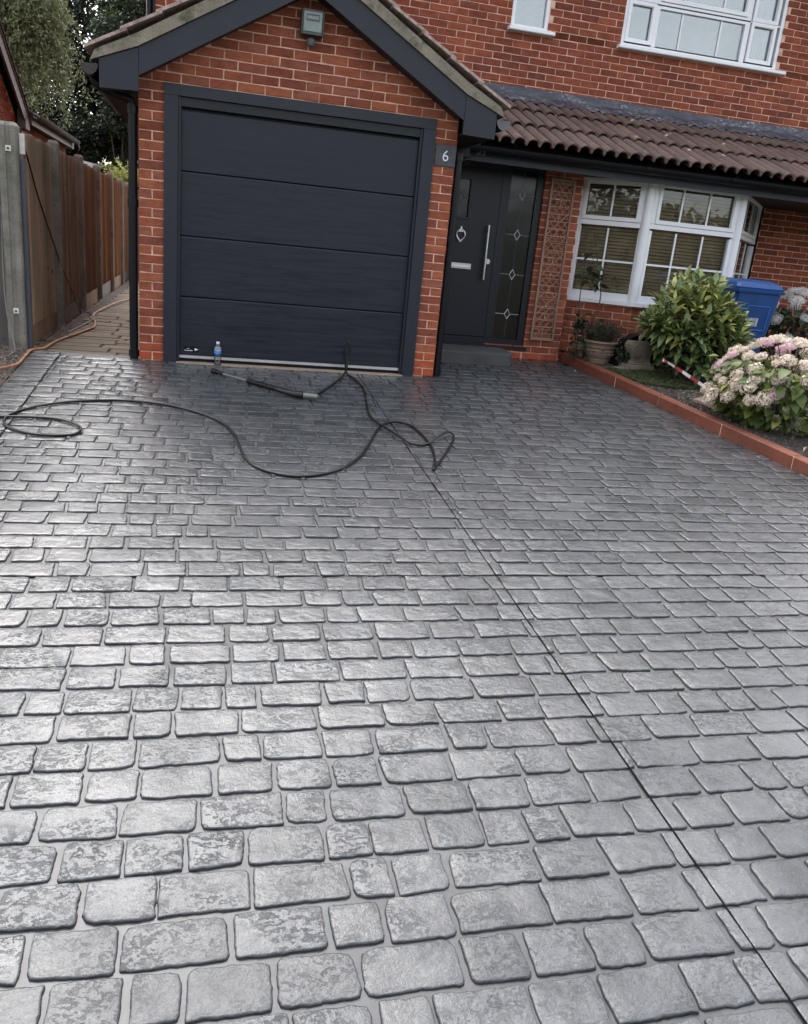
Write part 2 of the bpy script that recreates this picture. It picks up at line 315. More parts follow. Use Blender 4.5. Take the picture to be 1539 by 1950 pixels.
M['cable_grey'] = plain('cable_grey', (0.16, 0.15, 0.14), 0.6)
M['bottle_blue'] = plain('bottle_blue', (0.05, 0.20, 0.62), 0.4, var=0.5, scale=50)
M['white_print'] = plain('white_print', (0.75, 0.77, 0.8), 0.5, var=0.03)
M['brass'] = plain('brass', (0.55, 0.42, 0.18), 0.35, 1.0)
M['slate_plate'] = plain('slate_plate', (0.05, 0.053, 0.06), 0.55, var=0.2, scale=15)
M['terracotta'] = concrete_material('terracotta', (0.21, 0.15, 0.11), 0.4)
M['tape_white'] = plain('tape_white', (0.72, 0.70, 0.68), 0.45)
M['tape_red'] = plain('tape_red', (0.42, 0.03, 0.04), 0.45)
M['lamp_grey'] = plain('lamp_grey', (0.055, 0.06, 0.058), 0.45)
M['lamp_glass'] = plain('lamp_glass', (0.30, 0.34, 0.33), 0.12, var=0.1, scale=20)
M['pale_roof'] = plain('pale_roof', (0.55, 0.57, 0.58), 0.5)
M['grey_strip'] = plain('grey_strip', (0.06, 0.068, 0.088), 0.5)

# ------------------------------------------------------------------ helpers: meshes and objects
class MB:
    def __init__(s): s.v = []; s.f = []; s.mi = []; s.cur = 0
    def add(s, vs, fs):
        k = len(s.v); s.v += [tuple(p) for p in vs]; s.f += [tuple(i + k for i in f) for f in fs]; s.mi += [s.cur] * len(fs); return s
    def box(s, x0, x1, y0, y1, z0, z1):
        return s.add([(x0, y0, z0), (x1, y0, z0), (x1, y1, z0), (x0, y1, z0), (x0, y0, z1), (x1, y0, z1), (x1, y1, z1), (x0, y1, z1)],
                     [(0, 3, 2, 1), (4, 5, 6, 7), (0, 1, 5, 4), (1, 2, 6, 5), (2, 3, 7, 6), (3, 0, 4, 7)])
    def obox(s, o, u, v, w):   # oriented box: corner o, edge vectors u, v, w
        o, u, v, w = map(Vector, (o, u, v, w))
        p = [o, o + u, o + u + v, o + v]; p += [q + w for q in p]
        return s.add(p, [(0, 3, 2, 1), (4, 5, 6, 7), (0, 1, 5, 4), (1, 2, 6, 5), (2, 3, 7, 6), (3, 0, 4, 7)])
    def chamfer(s, x0, x1, y0, y1, z0, z1, c):   # box with bevelled vertical-front edges (front = -y)
        a = [(x0, y1, z0), (x1, y1, z0), (x1, y1, z1), (x0, y1, z1), (x0, y0 + c, z0), (x1, y0 + c, z0), (x1, y0 + c, z1), (x0, y0 + c, z1),
             (x0 + c, y0, z0 + c), (x1 - c, y0, z0 + c), (x1 - c, y0, z1 - c), (x0 + c, y0, z1 - c)]
        f = [(8, 9, 10, 11), (4, 5, 9, 8), (5, 6, 10, 9), (6, 7, 11, 10), (7, 4, 8, 11), (0, 1, 5, 4), (1, 2, 6, 5), (2, 3, 7, 6), (3, 0, 4, 7), (3, 2, 1, 0)]
        return s.add(a, f)
    def prism_y(s, poly, y0, y1):   # polygon in x,z extruded along y
        n = len(poly); a = [(x, y0, z) for x, z in poly] + [(x, y1, z) for x, z in poly]
        return s.add(a, [tuple(range(n)), tuple(range(2 * n - 1, n - 1, -1))] + [(i, i + n, (i + 1) % n + n, (i + 1) % n) for i in range(n)])
    def prism_x(s, poly, x0, x1):   # polygon in y,z extruded along x
        n = len(poly); a = [(x0, y, z) for y, z in poly] + [(x1, y, z) for y, z in poly]
        return s.add(a, [tuple(range(n - 1, -1, -1)), tuple(range(n, 2 * n))] + [(i, (i + 1) % n, (i + 1) % n + n, i + n) for i in range(n)])
    def tube(s, pts, r, n=8, r2=None, caps=True):
        pts = [Vector(p) for p in pts]; k = len(pts); rr = [r + (((r2 if r2 is not None else r) - r) * i / max(1, k - 1)) for i in range(k)]
        base = len(s.v); up = None
        for i, p in enumerate(pts):
            t = (pts[min(i + 1, k - 1)] - pts[max(i - 1, 0)]).normalized()
            if up is None: up = Vector((0, 0, 1)) if abs(t.z) < 0.9 else Vector((1, 0, 0))
            a = t.cross(up)
            if a.length < 1e-4: a = t.orthogonal()
            a.normalize(); b2 = t.cross(a).normalized(); up = -b2 if False else up
            for j in range(n):
                q = p + (a * math.cos(2 * math.pi * j / n) + b2 * math.sin(2 * math.pi * j / n)) * rr[i]; s.v.append(tuple(q))
        for i in range(k - 1):
            for j in range(n):
                s.f.append((base + i * n + j, base + i * n + (j + 1) % n, base + (i + 1) * n + (j + 1) % n, base + (i + 1) * n + j)); s.mi.append(s.cur)
        if caps:
            s.f.append(tuple(base + j for j in range(n - 1, -1, -1))); s.f.append(tuple(base + (k - 1) * n + j for j in range(n))); s.mi += [s.cur] * 2
        return s
    def lathe(s, prof, cx, cy, n=20, cap_top=True, cap_bot=True):
        base = len(s.v)
        for r, z in prof:
            for j in range(n): s.v.append((cx + r * math.cos(2 * math.pi * j / n), cy + r * math.sin(2 * math.pi * j / n), z))
        for i in range(len(prof) - 1):
            for j in range(n):
                s.f.append((base + i * n + j, base + i * n + (j + 1) % n, base + (i + 1) * n + (j + 1) % n, base + (i + 1) * n + j)); s.mi.append(s.cur)
        if cap_bot: s.f.append(tuple(base + j for j in range(n - 1, -1, -1))); s.mi.append(s.cur)
        if cap_top: s.f.append(tuple(base + (len(prof) - 1) * n + j for j in range(n))); s.mi.append(s.cur)
        return s
    def mesh(s, name, mats, smooth=False):
        me = bpy.data.meshes.new(name); me.from_pydata(s.v, [], s.f)
        for mm in (mats if isinstance(mats, (list, tuple)) else [mats]): me.materials.append(mm)
        if any(s.mi): me.polygons.foreach_set('material_index', s.mi)
        if smooth:
            me.polygons.foreach_set('use_smooth', [True] * len(me.polygons))
            if smooth == 'auto': me.set_sharp_from_angle(angle=R(35))
        me.update(); return me
    def build(s, name, mats, parent=None, smooth=False): return link(name, s.mesh(name, mats, smooth), parent)

def link(name, me, parent=None, loc=None, rot=None):
    o = bpy.data.objects.new(name, me); COL.objects.link(o)
    if loc is not None: o.location = loc
    if rot is not None: o.rotation_euler = rot
    if parent is not None: attach(o, parent)
    return o
def attach(o, parent):
    o.parent = parent
    q = parent; tot = Matrix.Identity(4)
    if q.type == 'EMPTY': tot = Matrix.Translation(q.location)
    o.matrix_parent_inverse = tot.inverted()
def thing(name, label, cat, loc=(0, 0, 0), group=None):
    o = bpy.data.objects.new(name, None); COL.objects.link(o); o.location = loc; o.empty_display_size = 0.1
    o['label'] = label; o['category'] = cat
    if group: o['group'] = group
    return o
def tag(o, label, cat=None, group=None, kind=None):
    o['label'] = label
    if cat: o['category'] = cat
    if group: o['group'] = group
    if kind: o['kind'] = kind
    return o
def fast_mesh(name, V, F, mats, smooth=False, mi=None):
    V = np.asarray(V, np.float32); F = np.asarray(F, np.int32); k = F.shape[1]
    me = bpy.data.meshes.new(name); me.vertices.add(len(V)); me.vertices.foreach_set('co', V.ravel())
    me.loops.add(F.size); me.loops.foreach_set('vertex_index', F.ravel())
    me.polygons.add(len(F)); me.polygons.foreach_set('loop_start', np.arange(0, F.size, k, dtype=np.int32))
    try: me.polygons.foreach_set('loop_total', np.full(len(F), k, np.int32))
    except Exception: pass
    for mm in (mats if isinstance(mats, (list, tuple)) else [mats]): me.materials.append(mm)
    if mi is not None: me.polygons.foreach_set('material_index', np.asarray(mi, np.int32))
    if smooth: me.polygons.foreach_set('use_smooth', np.ones(len(F), bool))
    me.update(calc_edges=True); me.validate(); return me
def smooth_path(pts, per=6):
    P = [Vector(p) for p in pts]; out = []
    for i in range(len(P) - 1):
        a, b, c, d = P[max(i - 1, 0)], P[i], P[i + 1], P[min(i + 2, len(P) - 1)]
        for k in range(per):
            t = k / per
            out.append(0.5 * ((2 * b) + (c - a) * t + (2 * a - 5 * b + 4 * c - d) * t * t + (3 * b - a - 3 * c + d) * t ** 3))
    out.append(P[-1]); return out
def leaf_quads(C, D, Nn, Ln, Wd):
    """rhombus leaves: centres C, directions D, normals Nn, lengths, widths -> verts, faces"""
    S = np.cross(D, Nn); S /= np.linalg.norm(S, axis=1, keepdims=True) + 1e-9
    Ln = Ln[:, None]; Wd = Wd[:, None]
    V = np.stack([C - D * Ln * .5, C + S * Wd * .5 - D * Ln * .05, C + D * Ln * .5, C - S * Wd * .5 - D * Ln * .05], 1).reshape(-1, 3)
    return V, np.arange(len(V)).reshape(-1, 4)
def unit(a): return a / (np.linalg.norm(a, axis=1, keepdims=True) + 1e-9)

SL = 0.0735
def gz(y): return SL * y
# ------------------------------------------------------------------ ground
g = MB()
ys = [-90, -12, -8.4, 0.0, 1.25, 30, 120]; zs = [-0.76, -0.76, -0.72, -0.16, -0.16, -0.16, -0.16]
for i in range(len(ys)): g.v += [(-90, ys[i], zs[i]), (90, ys[i], zs[i])]
for i in range(len(ys) - 1): g.f.append((2 * i, 2 * i + 1, 2 * i + 3, 2 * i + 2)); g.mi.append(0)
o = g.build('ground', M['ground']); tag(o, 'bare earth and rough grass round the plot', kind='structure')
# strip of reddish soil and grit along the left edge of the drive
g = MB(); nx, ny = 26, 120
for j in range(ny + 1):
    y = -4.0 + 4.6 * j / ny
    for i in range(nx + 1):
        x = -2.2 + 1.28 * i / nx
        z = gz(min(y, .1)) - 0.02 + 0.022 * noise.noise((x * 6, y * 6, 1)) + 0.012 * noise.noise((x * 25, y * 25, 3))
        g.v.append((x, y, z))
for j in range(ny):
    for i in range(nx): a = j * (nx + 1) + i; g.f.append((a, a + 1, a + nx + 2, a + nx + 1)); g.mi.append(0)
soil_strip = g.build('soil_strip', M['soil_left'], smooth=True); tag(soil_strip, 'reddish soil and grit along the left edge of the driveway', kind='structure')

# ------------------------------------------------------------------ driveway: joint bed, imprinted stones, saw cuts
def edge_x(y): return 4.53 + (1.2 - y) * 0.1195      # front foot of the terracotta edging
drive = MB()
P = [(-0.90, -8.4), (edge_x(-8.4) + .05, -8.4), (edge_x(1.2) + .05, 1.2), (2.69, 1.2), (2.69, 0.07), (0.0, 0.07), (0.0, 0.14), (-0.90, 0.14)]
n = len(P); JD = 0.0085
drive.v += [(x, y, gz(y) - JD) for x, y in P] + [(x, y, gz(y) - 0.14) for x, y in P]
drive.f += [tuple(range(n))] + [(i + n, (i + 1) % n + n, (i + 1) % n, i) for i in range(n)]; drive.mi += [0] * (n + 1)
driveway = drive.build('driveway', M['grout']); tag(driveway, 'dark grey imprinted concrete driveway sealed to a wet sheen', kind='structure')
CUT_X, ROW, Y0 = 1.945, 0.1407, -4.182

def clip(poly, ax, val, keep_less):
    out = []
    for i in range(len(poly)):
        a, b = poly[i], poly[(i + 1) % len(poly)]
        ia = (a[ax] < val) == keep_less; ib = (b[ax] < val) == keep_less
        if ia: out.append(a)
        if ia != ib:
            t = (val - a[ax]) / (b[ax] - a[ax]); out.append((a[0] + (b[0] - a[0]) * t, a[1] + (b[1] - a[1]) * t))
    return out
def stone_outline(x0, x1, y0, y1, seed, k=1.0):
    rnd = random.Random(seed)
    j = lambda a: rnd.uniform(-a, a)
    c = [(x0 + j(.006), y0 + j(.005)), (x1 + j(.006), y0 + j(.005)), (x1 + j(.006), y1 + j(.005)), (x0 + j(.006), y1 + j(.005))]
    out = []
    rad = [rnd.choice((.006, .008, .012, .016, .026)) for _ in range(4)]
    for i in range(4):
        p, a, b = Vector(c[i]), Vector(c[i - 1]), Vector(c[(i + 1) % 4])
        u = (a - p).normalized(); v = (b - p).normalized(); r = rad[i]
        p0, p1 = p + u * r, p + v * r
        for t in (0, .5, 1): out.append(p0 * (1 - t) ** 2 + p * 2 * t * (1 - t) + p1 * t * t)
        ln = (b - p).length; m = max(2, int(ln / 0.016)); nr = rad[(i + 1) % 4]
        q0, q1 = p1, b - v * nr
        for s in range(1, m): out.append(q0.lerp(q1, s / m))
    w = []
    for q in out:
        w.append((q.x + .0036 * noise.noise((q.x * 28, q.y * 28, seed)) + .0035 * noise.noise((q.x * 9, q.y * 9, seed + 5)) + .0026 * noise.noise((q.x * 85, q.y * 85, seed)),
                  q.y + .0042 * noise.noise((q.x * 28, q.y * 28, seed + 9)) + .0026 * noise.noise((q.x * 85, q.y * 85, seed + 3)) + .004 * noise.noise((q.x * 9, q.y * 9, seed + 7))))
    return w
def area(poly): return 0.5 * sum(poly[i][0] * poly[(i + 1) % len(poly)][1] - poly[(i + 1) % len(poly)][0] * poly[i][1] for i in range(len(poly)))
def stone_geo(poly, seed, near):
    n = len(poly); cx = sum(p[0] for p in poly) / n; cy = sum(p[1] for p in poly) / n
    lift = random.Random(seed).uniform(-.0015, .0015); tx = random.Random(seed + 1).uniform(-.008, .008); ty = random.Random(seed + 2).uniform(-.013, .013)
    def z(x, y, k):
        h = lift + tx * (x - cx) + ty * (y - cy)
        h += .0013 * noise.noise((x * 14, y * 20, seed * .37)) + .0010 * noise.noise((x * 40, y * 48, seed * .11))
        return gz(y) + h * k
    ins = []
    def inset(d):
        o = []
        for x, y in poly:
            L_ = math.hypot(x - cx, y - cy) + 1e-6; o.append((x + (cx - x) / L_ * min(d * 1.25, L_ * .4), y + (cy - y) / L_ * min(d * 1.25, L_ * .4)))
        return o
    rings = [(inset(-.0012), -.0105, 0), (inset(.0004), -.0034, .6), (inset(.0018), -.0008, .9), (inset(.0048), 0, 1)]
    if near:
        rings.append(([(x + (cx - x) * .38, y + (cy - y) * .38) for x, y in poly], .0, 1.3))
        rings.append(([(x + (cx - x) * .7, y + (cy - y) * .7) for x, y in poly], .0, 1.3))
    V = []; F = []
    for pl, dz, k in rings:
        for x, y in pl: V.append((x, y, z(x, y, k) + dz))
    for r in range(len(rings) - 1):
        for i in range(n): F.append((r * n + i, r * n + (i + 1) % n, (r + 1) * n + (i + 1) % n, (r + 1) * n + i))
    NE = n
    V.append((cx, cy, z(cx, cy, 1.3)))
    b = (len(rings) - 1) * n
    for i in range(n): F.append((b + i, b + (i + 1) % n, len(V) - 1))
    return V, F, n
stones = []
def add_stone(poly, seed):
    if len(poly) < 4: return
    a = area(poly)
    if abs(a) < .0006: return
    if a < 0: poly = poly[::-1]
    c = Vector((sum(p[0] for p in poly) / len(poly), sum(p[1] for p in poly) / len(poly), 0)); c.z = gz(c.y)
    q = to_px(c); vis = q is not None and -60 < q[0] < 1600 and -50 < q[1] < 2010
    stones.append((q[2] if vis else 99, seed, poly, q[2] if q else 99))
seed = 100
for r in range(-27, 40):
    y0 = Y0 + ROW * r; y1 = y0 + ROW
    if y1 > 1.2: break
    x = -0.655 - random.uniform(0, .2); xr = edge_x((y0 + y1) / 2) - .012
    lim0 = -0.6605
    if y1 > 0.06: x = 2.76 - random.uniform(0, .2); lim0 = 2.72
    while x < xr:
        w = random.choice((.135, .165, .19, .205, .225, .245)) + random.uniform(-.012, .012)
        seed += 1
        poly = stone_outline(x + .0066, x + w - .0066, y0 + .0062, y1 - .0062, seed)
        x += w
        if x - w < lim0: poly = clip(poly, 0, lim0, False)
        if x > xr: poly = clip(poly, 0, xr, True)
        if not poly: continue
        if min(p[0] for p in poly) < CUT_X < max(p[0] for p in poly) and y0 < 0:
            add_stone(clip(poly, 0, CUT_X - .003, True), seed); add_stone(clip(poly, 0, CUT_X + .003, False), seed + 50000)
        else: add_stone(poly, seed)
# border band down the left side (soldier course beyond the saw cut)
yy = -8.2
while yy < 0.12:
    w = random.uniform(.13, .15); seed += 1
    add_stone(stone_outline(-0.888, -0.669, yy + .007, min(yy + w, .135) - .007, seed), seed); yy += w
stones.sort(key=lambda s: s[0])
for i, (d, sd_, poly, dd) in enumerate(stones[:300]):
    V, F, ne = stone_geo(poly, sd_, True)
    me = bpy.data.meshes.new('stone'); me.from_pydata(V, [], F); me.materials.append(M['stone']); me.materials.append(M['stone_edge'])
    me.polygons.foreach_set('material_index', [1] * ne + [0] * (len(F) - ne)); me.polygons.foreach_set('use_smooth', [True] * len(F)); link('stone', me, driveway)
mb = MB()
for d, sd_, poly, dd in stones[300:]:
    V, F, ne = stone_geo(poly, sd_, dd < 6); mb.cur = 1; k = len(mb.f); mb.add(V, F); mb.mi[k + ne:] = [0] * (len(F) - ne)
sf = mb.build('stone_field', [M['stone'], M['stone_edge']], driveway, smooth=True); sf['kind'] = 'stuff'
# saw-cut joints
c = MB()
def groove(x0, y0, x1, y1, w):
    d = Vector((x1 - x0, y1 - y0)).normalized(); nn = Vector((-d.y, d.x)) * w / 2
    c.add([(x0 + nn.x, y0 + nn.y, gz(y0) - .0025), (x1 + nn.x, y1 + nn.y, gz(y1) - .0025), (x1 - nn.x, y1 - nn.y, gz(y1) - .0025), (x0 - nn.x, y0 - nn.y, gz(y0) - .0025)], [(3, 2, 1, 0)])
groove(CUT_X, -8, CUT_X, -0.02, .0075); groove(-.664, -8, -.664, .1, .006); groove(-.9, Y0, edge_x(Y0), Y0, .0085)
c.build('control_joint', M['groove'], driveway)

# ------------------------------------------------------------------ side path of sandstone slabs
p = MB().box(-0.93, 0.0, 0.145, 11, -0.12, -0.012)
path = p.build('side_path', M['path_joint']); tag(path, 'narrow sandstone slab path between fence and house wall', kind='structure')
y = 0.16; rs = random.Random(4)
slabs = [MB() for _ in range(1)]
while y < 9.5:
    d = rs.choice((.13, .15, .22, .28)) if y < 3 else rs.choice((.22, .3)); x = -0.80 + rs.uniform(-.03, .03)
    while x < -0.02:
        w = min(rs.choice((.3, .42, .5, .6)), -0.012 - x)
        if -0.012 - (x + w) < .1: w = -0.012 - x
        b = MB(); t = rs.uniform(-.004, .003)
        x0, x1, y0_, y1_ = x + .008, x + w - .008, y + .008, y + d - .008; k = .007
        b.add([(x0, y0_, -.05), (x1, y0_, -.05), (x1, y1_, -.05), (x0, y1_, -.05), (x0, y0_, t - k), (x1, y0_, t - k), (x1, y1_, t - k), (x0, y1_, t - k), (x0 + k, y0_ + k, t), (x1 - k, y0_ + k, t), (x1 - k, y1_ - k, t), (x0 + k, y1_ - k, t)],
              [(8, 9, 10, 11), (4, 5, 9, 8), (5, 6, 10, 9), (6, 7, 11, 10), (7, 4, 8, 11), (0, 1, 5, 4), (1, 2, 6, 5), (2, 3, 7, 6), (3, 0, 4, 7)])
        b.build('paving_slab', M['slab'], path); x += w
    y += d
# debris on the path: leaves and grit against the fence
deb = MB(); rs = random.Random(12)
for i in range(420):
    yy = abs(rs.gauss(0, 1)) * 3.2 + .3; xx = -.95 + abs(rs.gauss(0, .10)); s = rs.uniform(.008, .028); a = rs.uniform(0, 6.28)
    if yy > 10: continue
    u = Vector((math.cos(a), math.sin(a), rs.uniform(-.2, .3))) * s; v = Vector((-math.sin(a), math.cos(a), rs.uniform(-.2, .3))) * s * .6
    q = Vector((xx, yy, .006 + s * .2)); deb.add([q - u, q + v, q + u, q - v], [(0, 1, 2, 3)])
d = deb.build('leaf_litter', plain('litter', (0.11, 0.07, 0.045), 0.9, var=0.6, scale=40)); tag(d, 'dry leaf litter along the foot of the fence', kind='stuff')
# ------------------------------------------------------------------ the house
house = thing('brick_house', 'red brick house with gabled garage, porch roof and bay window', 'house', (1.35, 0, 0))
def part(name, mb, mat, parent=None, smooth=False): return mb.build(name, mat, parent or house, smooth)

# brick pieces -----------------------------------------------------
BL, BH = 0.215, 0.065
def brick_mesh(length, mat, seed):
    rnd = random.Random(seed); b = MB(); c = .004
    b.chamfer(-length / 2, length / 2, 0.0, .05, -BH / 2, BH / 2, c)
    b.v = [(x + rnd.uniform(-.0028, .0028), y + rnd.uniform(-.0022, .0022), z + rnd.uniform(-.0026, .0026)) for x, y, z in b.v]
    b.f = b.f[:-1]; b.mi = b.mi[:-1]
    return b
def brick_set(mat): return {l: [brick_mesh(l, mat, i * 7 + int(l * 1000)).mesh('brick', M[mat]) for i in range(4)] for l in (BL, 0.1025)}
mesh_of = {k: brick_set(k) for k in ('brick', 'brick_dark', 'brick_red')}
pieces = []       # (distance, origin, angle, centre u, z, length, material)
def lay(origin, ang, u0, u1, z0, z1, mat, inside, halves=None):
    """running bond on a wall line: origin + u*dir; courses of 75 mm"""
    k0 = int(math.floor(z0 / .075)); k1 = int(math.ceil(z1 / .075))
    dx, dy = math.cos(ang), math.sin(ang)
    for k in range(k0, k1):
        zc = k * .075 + .0375
        items = []
        if k % 2 == 0: u = -.0025 - .225; off = 0.1125
        else: u = 0; off = 0
        i0 = int(math.floor((u0 - off) / .225)) - 1
        for i in range(i0, int((u1 - u0) / .225) + i0 + 4):
            a = off + i * .225; b = a + BL
            segs = [(a, b)]
            for lo, hi in segs:
                lo2, hi2 = max(lo, u0), min(hi, u1)
                if hi2 - lo2 < .05: continue
                if inside((lo2 + hi2) / 2, zc, lo2, hi2):
                    pieces.append((origin, ang, lo2, hi2, zc, mat if not (mat == 'brick' and k < 2) else 'brick_red'))
def is_vis(p):
    q = to_px(p); return q is not None and -40 < q[0] < 1580 and -40 < q[1] < 1990

# --- garage front wall
CX = 1.348
def rake(x): return 2.242 + .583 * (min(x, 2 * CX - x) - .025)      # underside of the bargeboard
def in_gable(u, z, lo, hi):
    if lo > .23 and hi < 2.48 and z < 2.24: return False
    return z < rake(u) + .10
# piers are one brick wide; the gable courses run right across above the frame
lay((0, 0), 0, 0, 2.70, 0, 3.3, 'brick', lambda u, z, lo, hi: z > 2.25 and in_gable(u, z, lo, hi))
for k in range(30):
    for base in (0.0, 2.485):
        z = k * .075 + .0375; mt = 'brick_red' if k < 3 - (base == 0.0) else 'brick'
        if k % 2: pieces.append(((0, 0), 0, base, base + .215, z, mt))
        else: pieces.append(((0, 0), 0, base, base + .1025, z, mt)); pieces.append(((0, 0), 0, base + .1125, base + .215, z, mt))
n_gable = len(pieces)
w = MB()
w.box(0.004, .218, .006, .33, -.2, 2.245); w.box(2.482, 2.696, .006, .33, -.2, 2.245)
w.prism_y([(0.004, 2.245), (2.696, 2.245), (2.696, rake(2.696) + .09), (CX, rake(CX) + .09), (.004, rake(.004) + .09)], .006, .33)
garage_wall = part('garage_wall', w, M['mortar'])
w = MB(); w.box(0.004, .30, .332, 2.45, -.2, 2.30); w.box(2.40, 2.696, .332, 2.45, -.2, 2.30); w.box(.302, 2.398, .35, .37, 0, 2.24)
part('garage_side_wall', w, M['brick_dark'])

# --- main wall with window openings (plane y = 2.45)
MY = 2.45
def up(x, z): s = 1.00894; return .5311 + (x - .5311) * s, 1.1747 + (z - 1.1747) * s
BX0, BX1 = up(5.215, 0)[0], up(7.322, 0)[0]; SX0, SX1 = up(3.85, 0)[0], up(4.304, 0)[0]; LX0, LX1 = up(1.96, 0)[0], up(2.42, 0)[0]
WZ0 = up(0, 3.625)[1]; WZ1 = 4.80
openings = [(BX0, BX1), (SX0, SX1), (LX0, LX1)]
def in_main(u, z, lo, hi):
    for a, b in openings:
        if hi > a + .02 and lo < b - .02 and WZ0 - .02 < z < WZ1: return False
    return True
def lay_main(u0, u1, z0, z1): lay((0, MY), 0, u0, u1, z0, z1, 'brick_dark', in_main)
edges = sorted([0.0] + [e for a in openings for e in a] + [8.85])
lay_main(0.0, 8.85, 2.88, WZ0 - .03)
for i in range(0, len(edges), 2): lay_main(edges[i], edges[i + 1], WZ0 - .03, 4.55)
lay_main(7.625, 8.85, 0, 2.13)
w = MB(); y0, y1 = MY + .006, MY + .28
w.box(0.003, 11, y0, y1, 2.0, WZ0 - .012)
xs = [0.003] + [e for a in sorted(openings) for e in a] + [11]
for i in range(0, len(xs), 2): w.box(xs[i], xs[i + 1], y0, y1, WZ0 - .012, WZ1)
w.box(0.003, 11, y0, y1, WZ1, 5.15); w.box(7.605, 11, y0, y1, -.1, 2.0)
main_wall = part('main_wall', w, M['mortar_pale'])
w = MB(); w.box(0.003, 11, 6.2, 6.5, -.1, 5.15); w.box(0.003, .29, MY + .283, 6.197, -.1, 5.15); w.box(10.71, 11, MY + .283, 6.197, -.1, 5.15)
part('back_wall', w, M['brick_dark'])
w = MB()
w.prism_x([(1.98, 5.02), (2.05, 4.93), (4.37, 6.75), (6.8, 4.93), (6.9, 5.02), (4.37, 6.95)], -.25, 11.25)
part('main_roof', w, M['tile'])

# --- porch wall (plane y = 1.2) and the brickwork under the bay
PY = 1.2
lay((0, PY), 0, 4.06, 4.50, 0.0, 2.10, 'brick', lambda u, z, lo, hi: z > .06)
lay((0, PY), 0, 3.60, 4.06, 0.0, .19, 'brick', lambda u, z, lo, hi: z > .06)
w = MB(); w.box(4.064, 4.496, PY + .008, PY + .10, .0, 2.12); w.box(2.702, 4.064, PY + .008, PY + .10, 0, .198)
w.box(4.40, 4.496, PY + .101, MY, .0, 2.12); w.box(2.702, 2.80, PY + .008, PY + .10, .198, 2.12)
part('porch_wall', w, M['mortar'])
A, B, C_, D_ = Vector((4.585, 1.425)), Vector((5.215, 1.0)), Vector((6.35, 1.0)), Vector((7.625, 2.462))
facets = [(A, B), (B, C_), (C_, D_)]
for p, q in facets:
    d = q - p; lay((p.x, p.y), math.atan2(d.y, d.x), 0.0, d.length - .01, .0, .75, 'brick', lambda u, z, lo, hi: True)
w = MB()
def inset_poly(dist):
    pts = [A, B, C_, D_]; out = []
    for i, p in enumerate(pts):
        dirs = []
        if i > 0: dirs.append((pts[i] - pts[i - 1]).normalized())
        if i < 3: dirs.append((pts[i + 1] - pts[i]).normalized())
        ns = [Vector((-d.y, d.x)) for d in dirs]; nn = sum(ns, Vector((0, 0))) / len(ns); nn /= nn.length ** 2
        out.append(p + nn * dist)
    return out
ip = inset_poly(.008); ring = [(p.x, p.y) for p in ip] + [(7.61, 2.468), (4.53, 2.452), (4.53, 1.45)]
n = len(ring); w.v += [(x, y, -.05) for x, y in ring] + [(x, y, .785) for x, y in ring]
w.f += [tuple(range(n, 2 * n))] + [(i, (i + 1) % n, (i + 1) % n + n, i + n) for i in range(n)]; w.mi += [0] * (n + 1)
part('bay_wall', w, M['mortar_pale'])

# --- place the bricks: the 300 that show largest singly, the rest joined
def centre(pc): (ox, oy), a, lo, hi, z, mt = pc; u = (lo + hi) / 2; return Vector((ox + u * math.cos(a), oy + u * math.sin(a), z))
vis = [(to_px(centre(p))[2], i) for i, p in enumerate(pieces) if is_vis(centre(p)) and (i < n_gable or p[5] != 'brick_dark' or centre(p).x > 1.7)]
vis.sort(); single = set(i for d, i in vis[:300])
rest = {}
for i, pc in enumerate(pieces):
    (ox, oy), a, lo, hi, z, mt = pc; c3 = centre(pc); ln = hi - lo
    src = mesh_of[mt][BL if ln > .16 else .1025]; var = src[i % 4]; L0 = BL if ln > .16 else .1025
    if i in single:
        par = garage_wall if i < n_gable else (main_wall if mt == 'brick_dark' else main_wall)
        o = link('brick', var, par, c3, (0, 0, a)); o.scale = (ln / L0, 1, 1)
    else:
        key = mt; V, F = rest.setdefault(key, ([], []))
        base = sum(len(x) for x in V) if False else (len(V)); ca, sa = math.cos(a), math.sin(a); k = ln / L0
        co = np.empty(len(var.vertices) * 3, np.float32); var.vertices.foreach_get('co', co); co = co.reshape(-1, 3)
        for x, y, zz in co: V.append((c3.x + x * k * ca - y * sa, c3.y + x * k * sa + y * ca, c3.z + zz))
        for pl in var.polygons: F.append([base + v for v in pl.vertices])
for key, (V, F) in rest.items():
    me = bpy.data.meshes.new('brickwork'); me.from_pydata(V, [], F); me.materials.append(M[key]); o = link('brickwork', me, main_wall); o['kind'] = 'stuff'

# --- garage door
gd = MB(); gd.box(.20, .312, -.022, .05, -.004, 2.158); gd.box(2.385, 2.497, -.022, .05, -.004, 2.158); gd.box(.20, 2.497, -.022, .05, 2.1605, 2.245)
gd.box(.314, .336, .0, .06, .0, 2.158); gd.box(2.362, 2.383, .0, .06, .0, 2.158)
frame = part('garage_door', gd, M['anthracite_matt'])
b = MB().box(.338, 2.360, .010, .055, 2.088, 2.158); b.build('door_fascia', M['anthracite'], frame)
zl = [.060, .568, 1.078, 1.595, 2.066]
for i in range(4):
    b = MB(); z0, z1 = zl[i] + .002, zl[i + 1] - .002
    prof = [(.075, z0), (.048, z0), (.041, z0 + .002), (.038, z0 + .006), (.038, z1 - .012), (.040, z1 - .004), (.046, z1), (.075, z1)]
    b.prism_x(prof, .338, 2.360); b.build('door_panel', M['door_woodgrain'], frame)
MB().box(.337, 2.361, .078, .09, 0, 2.09).build('door_back', M['black_plastic'], frame)
MB().box(.338, 2.360, .026, .07, .034, .058).build('bottom_rail', M['alu'], frame)
MB().box(.338, 2.360, .045, .074, .004, .033).build('rubber_seal', M['black_plastic'], frame)
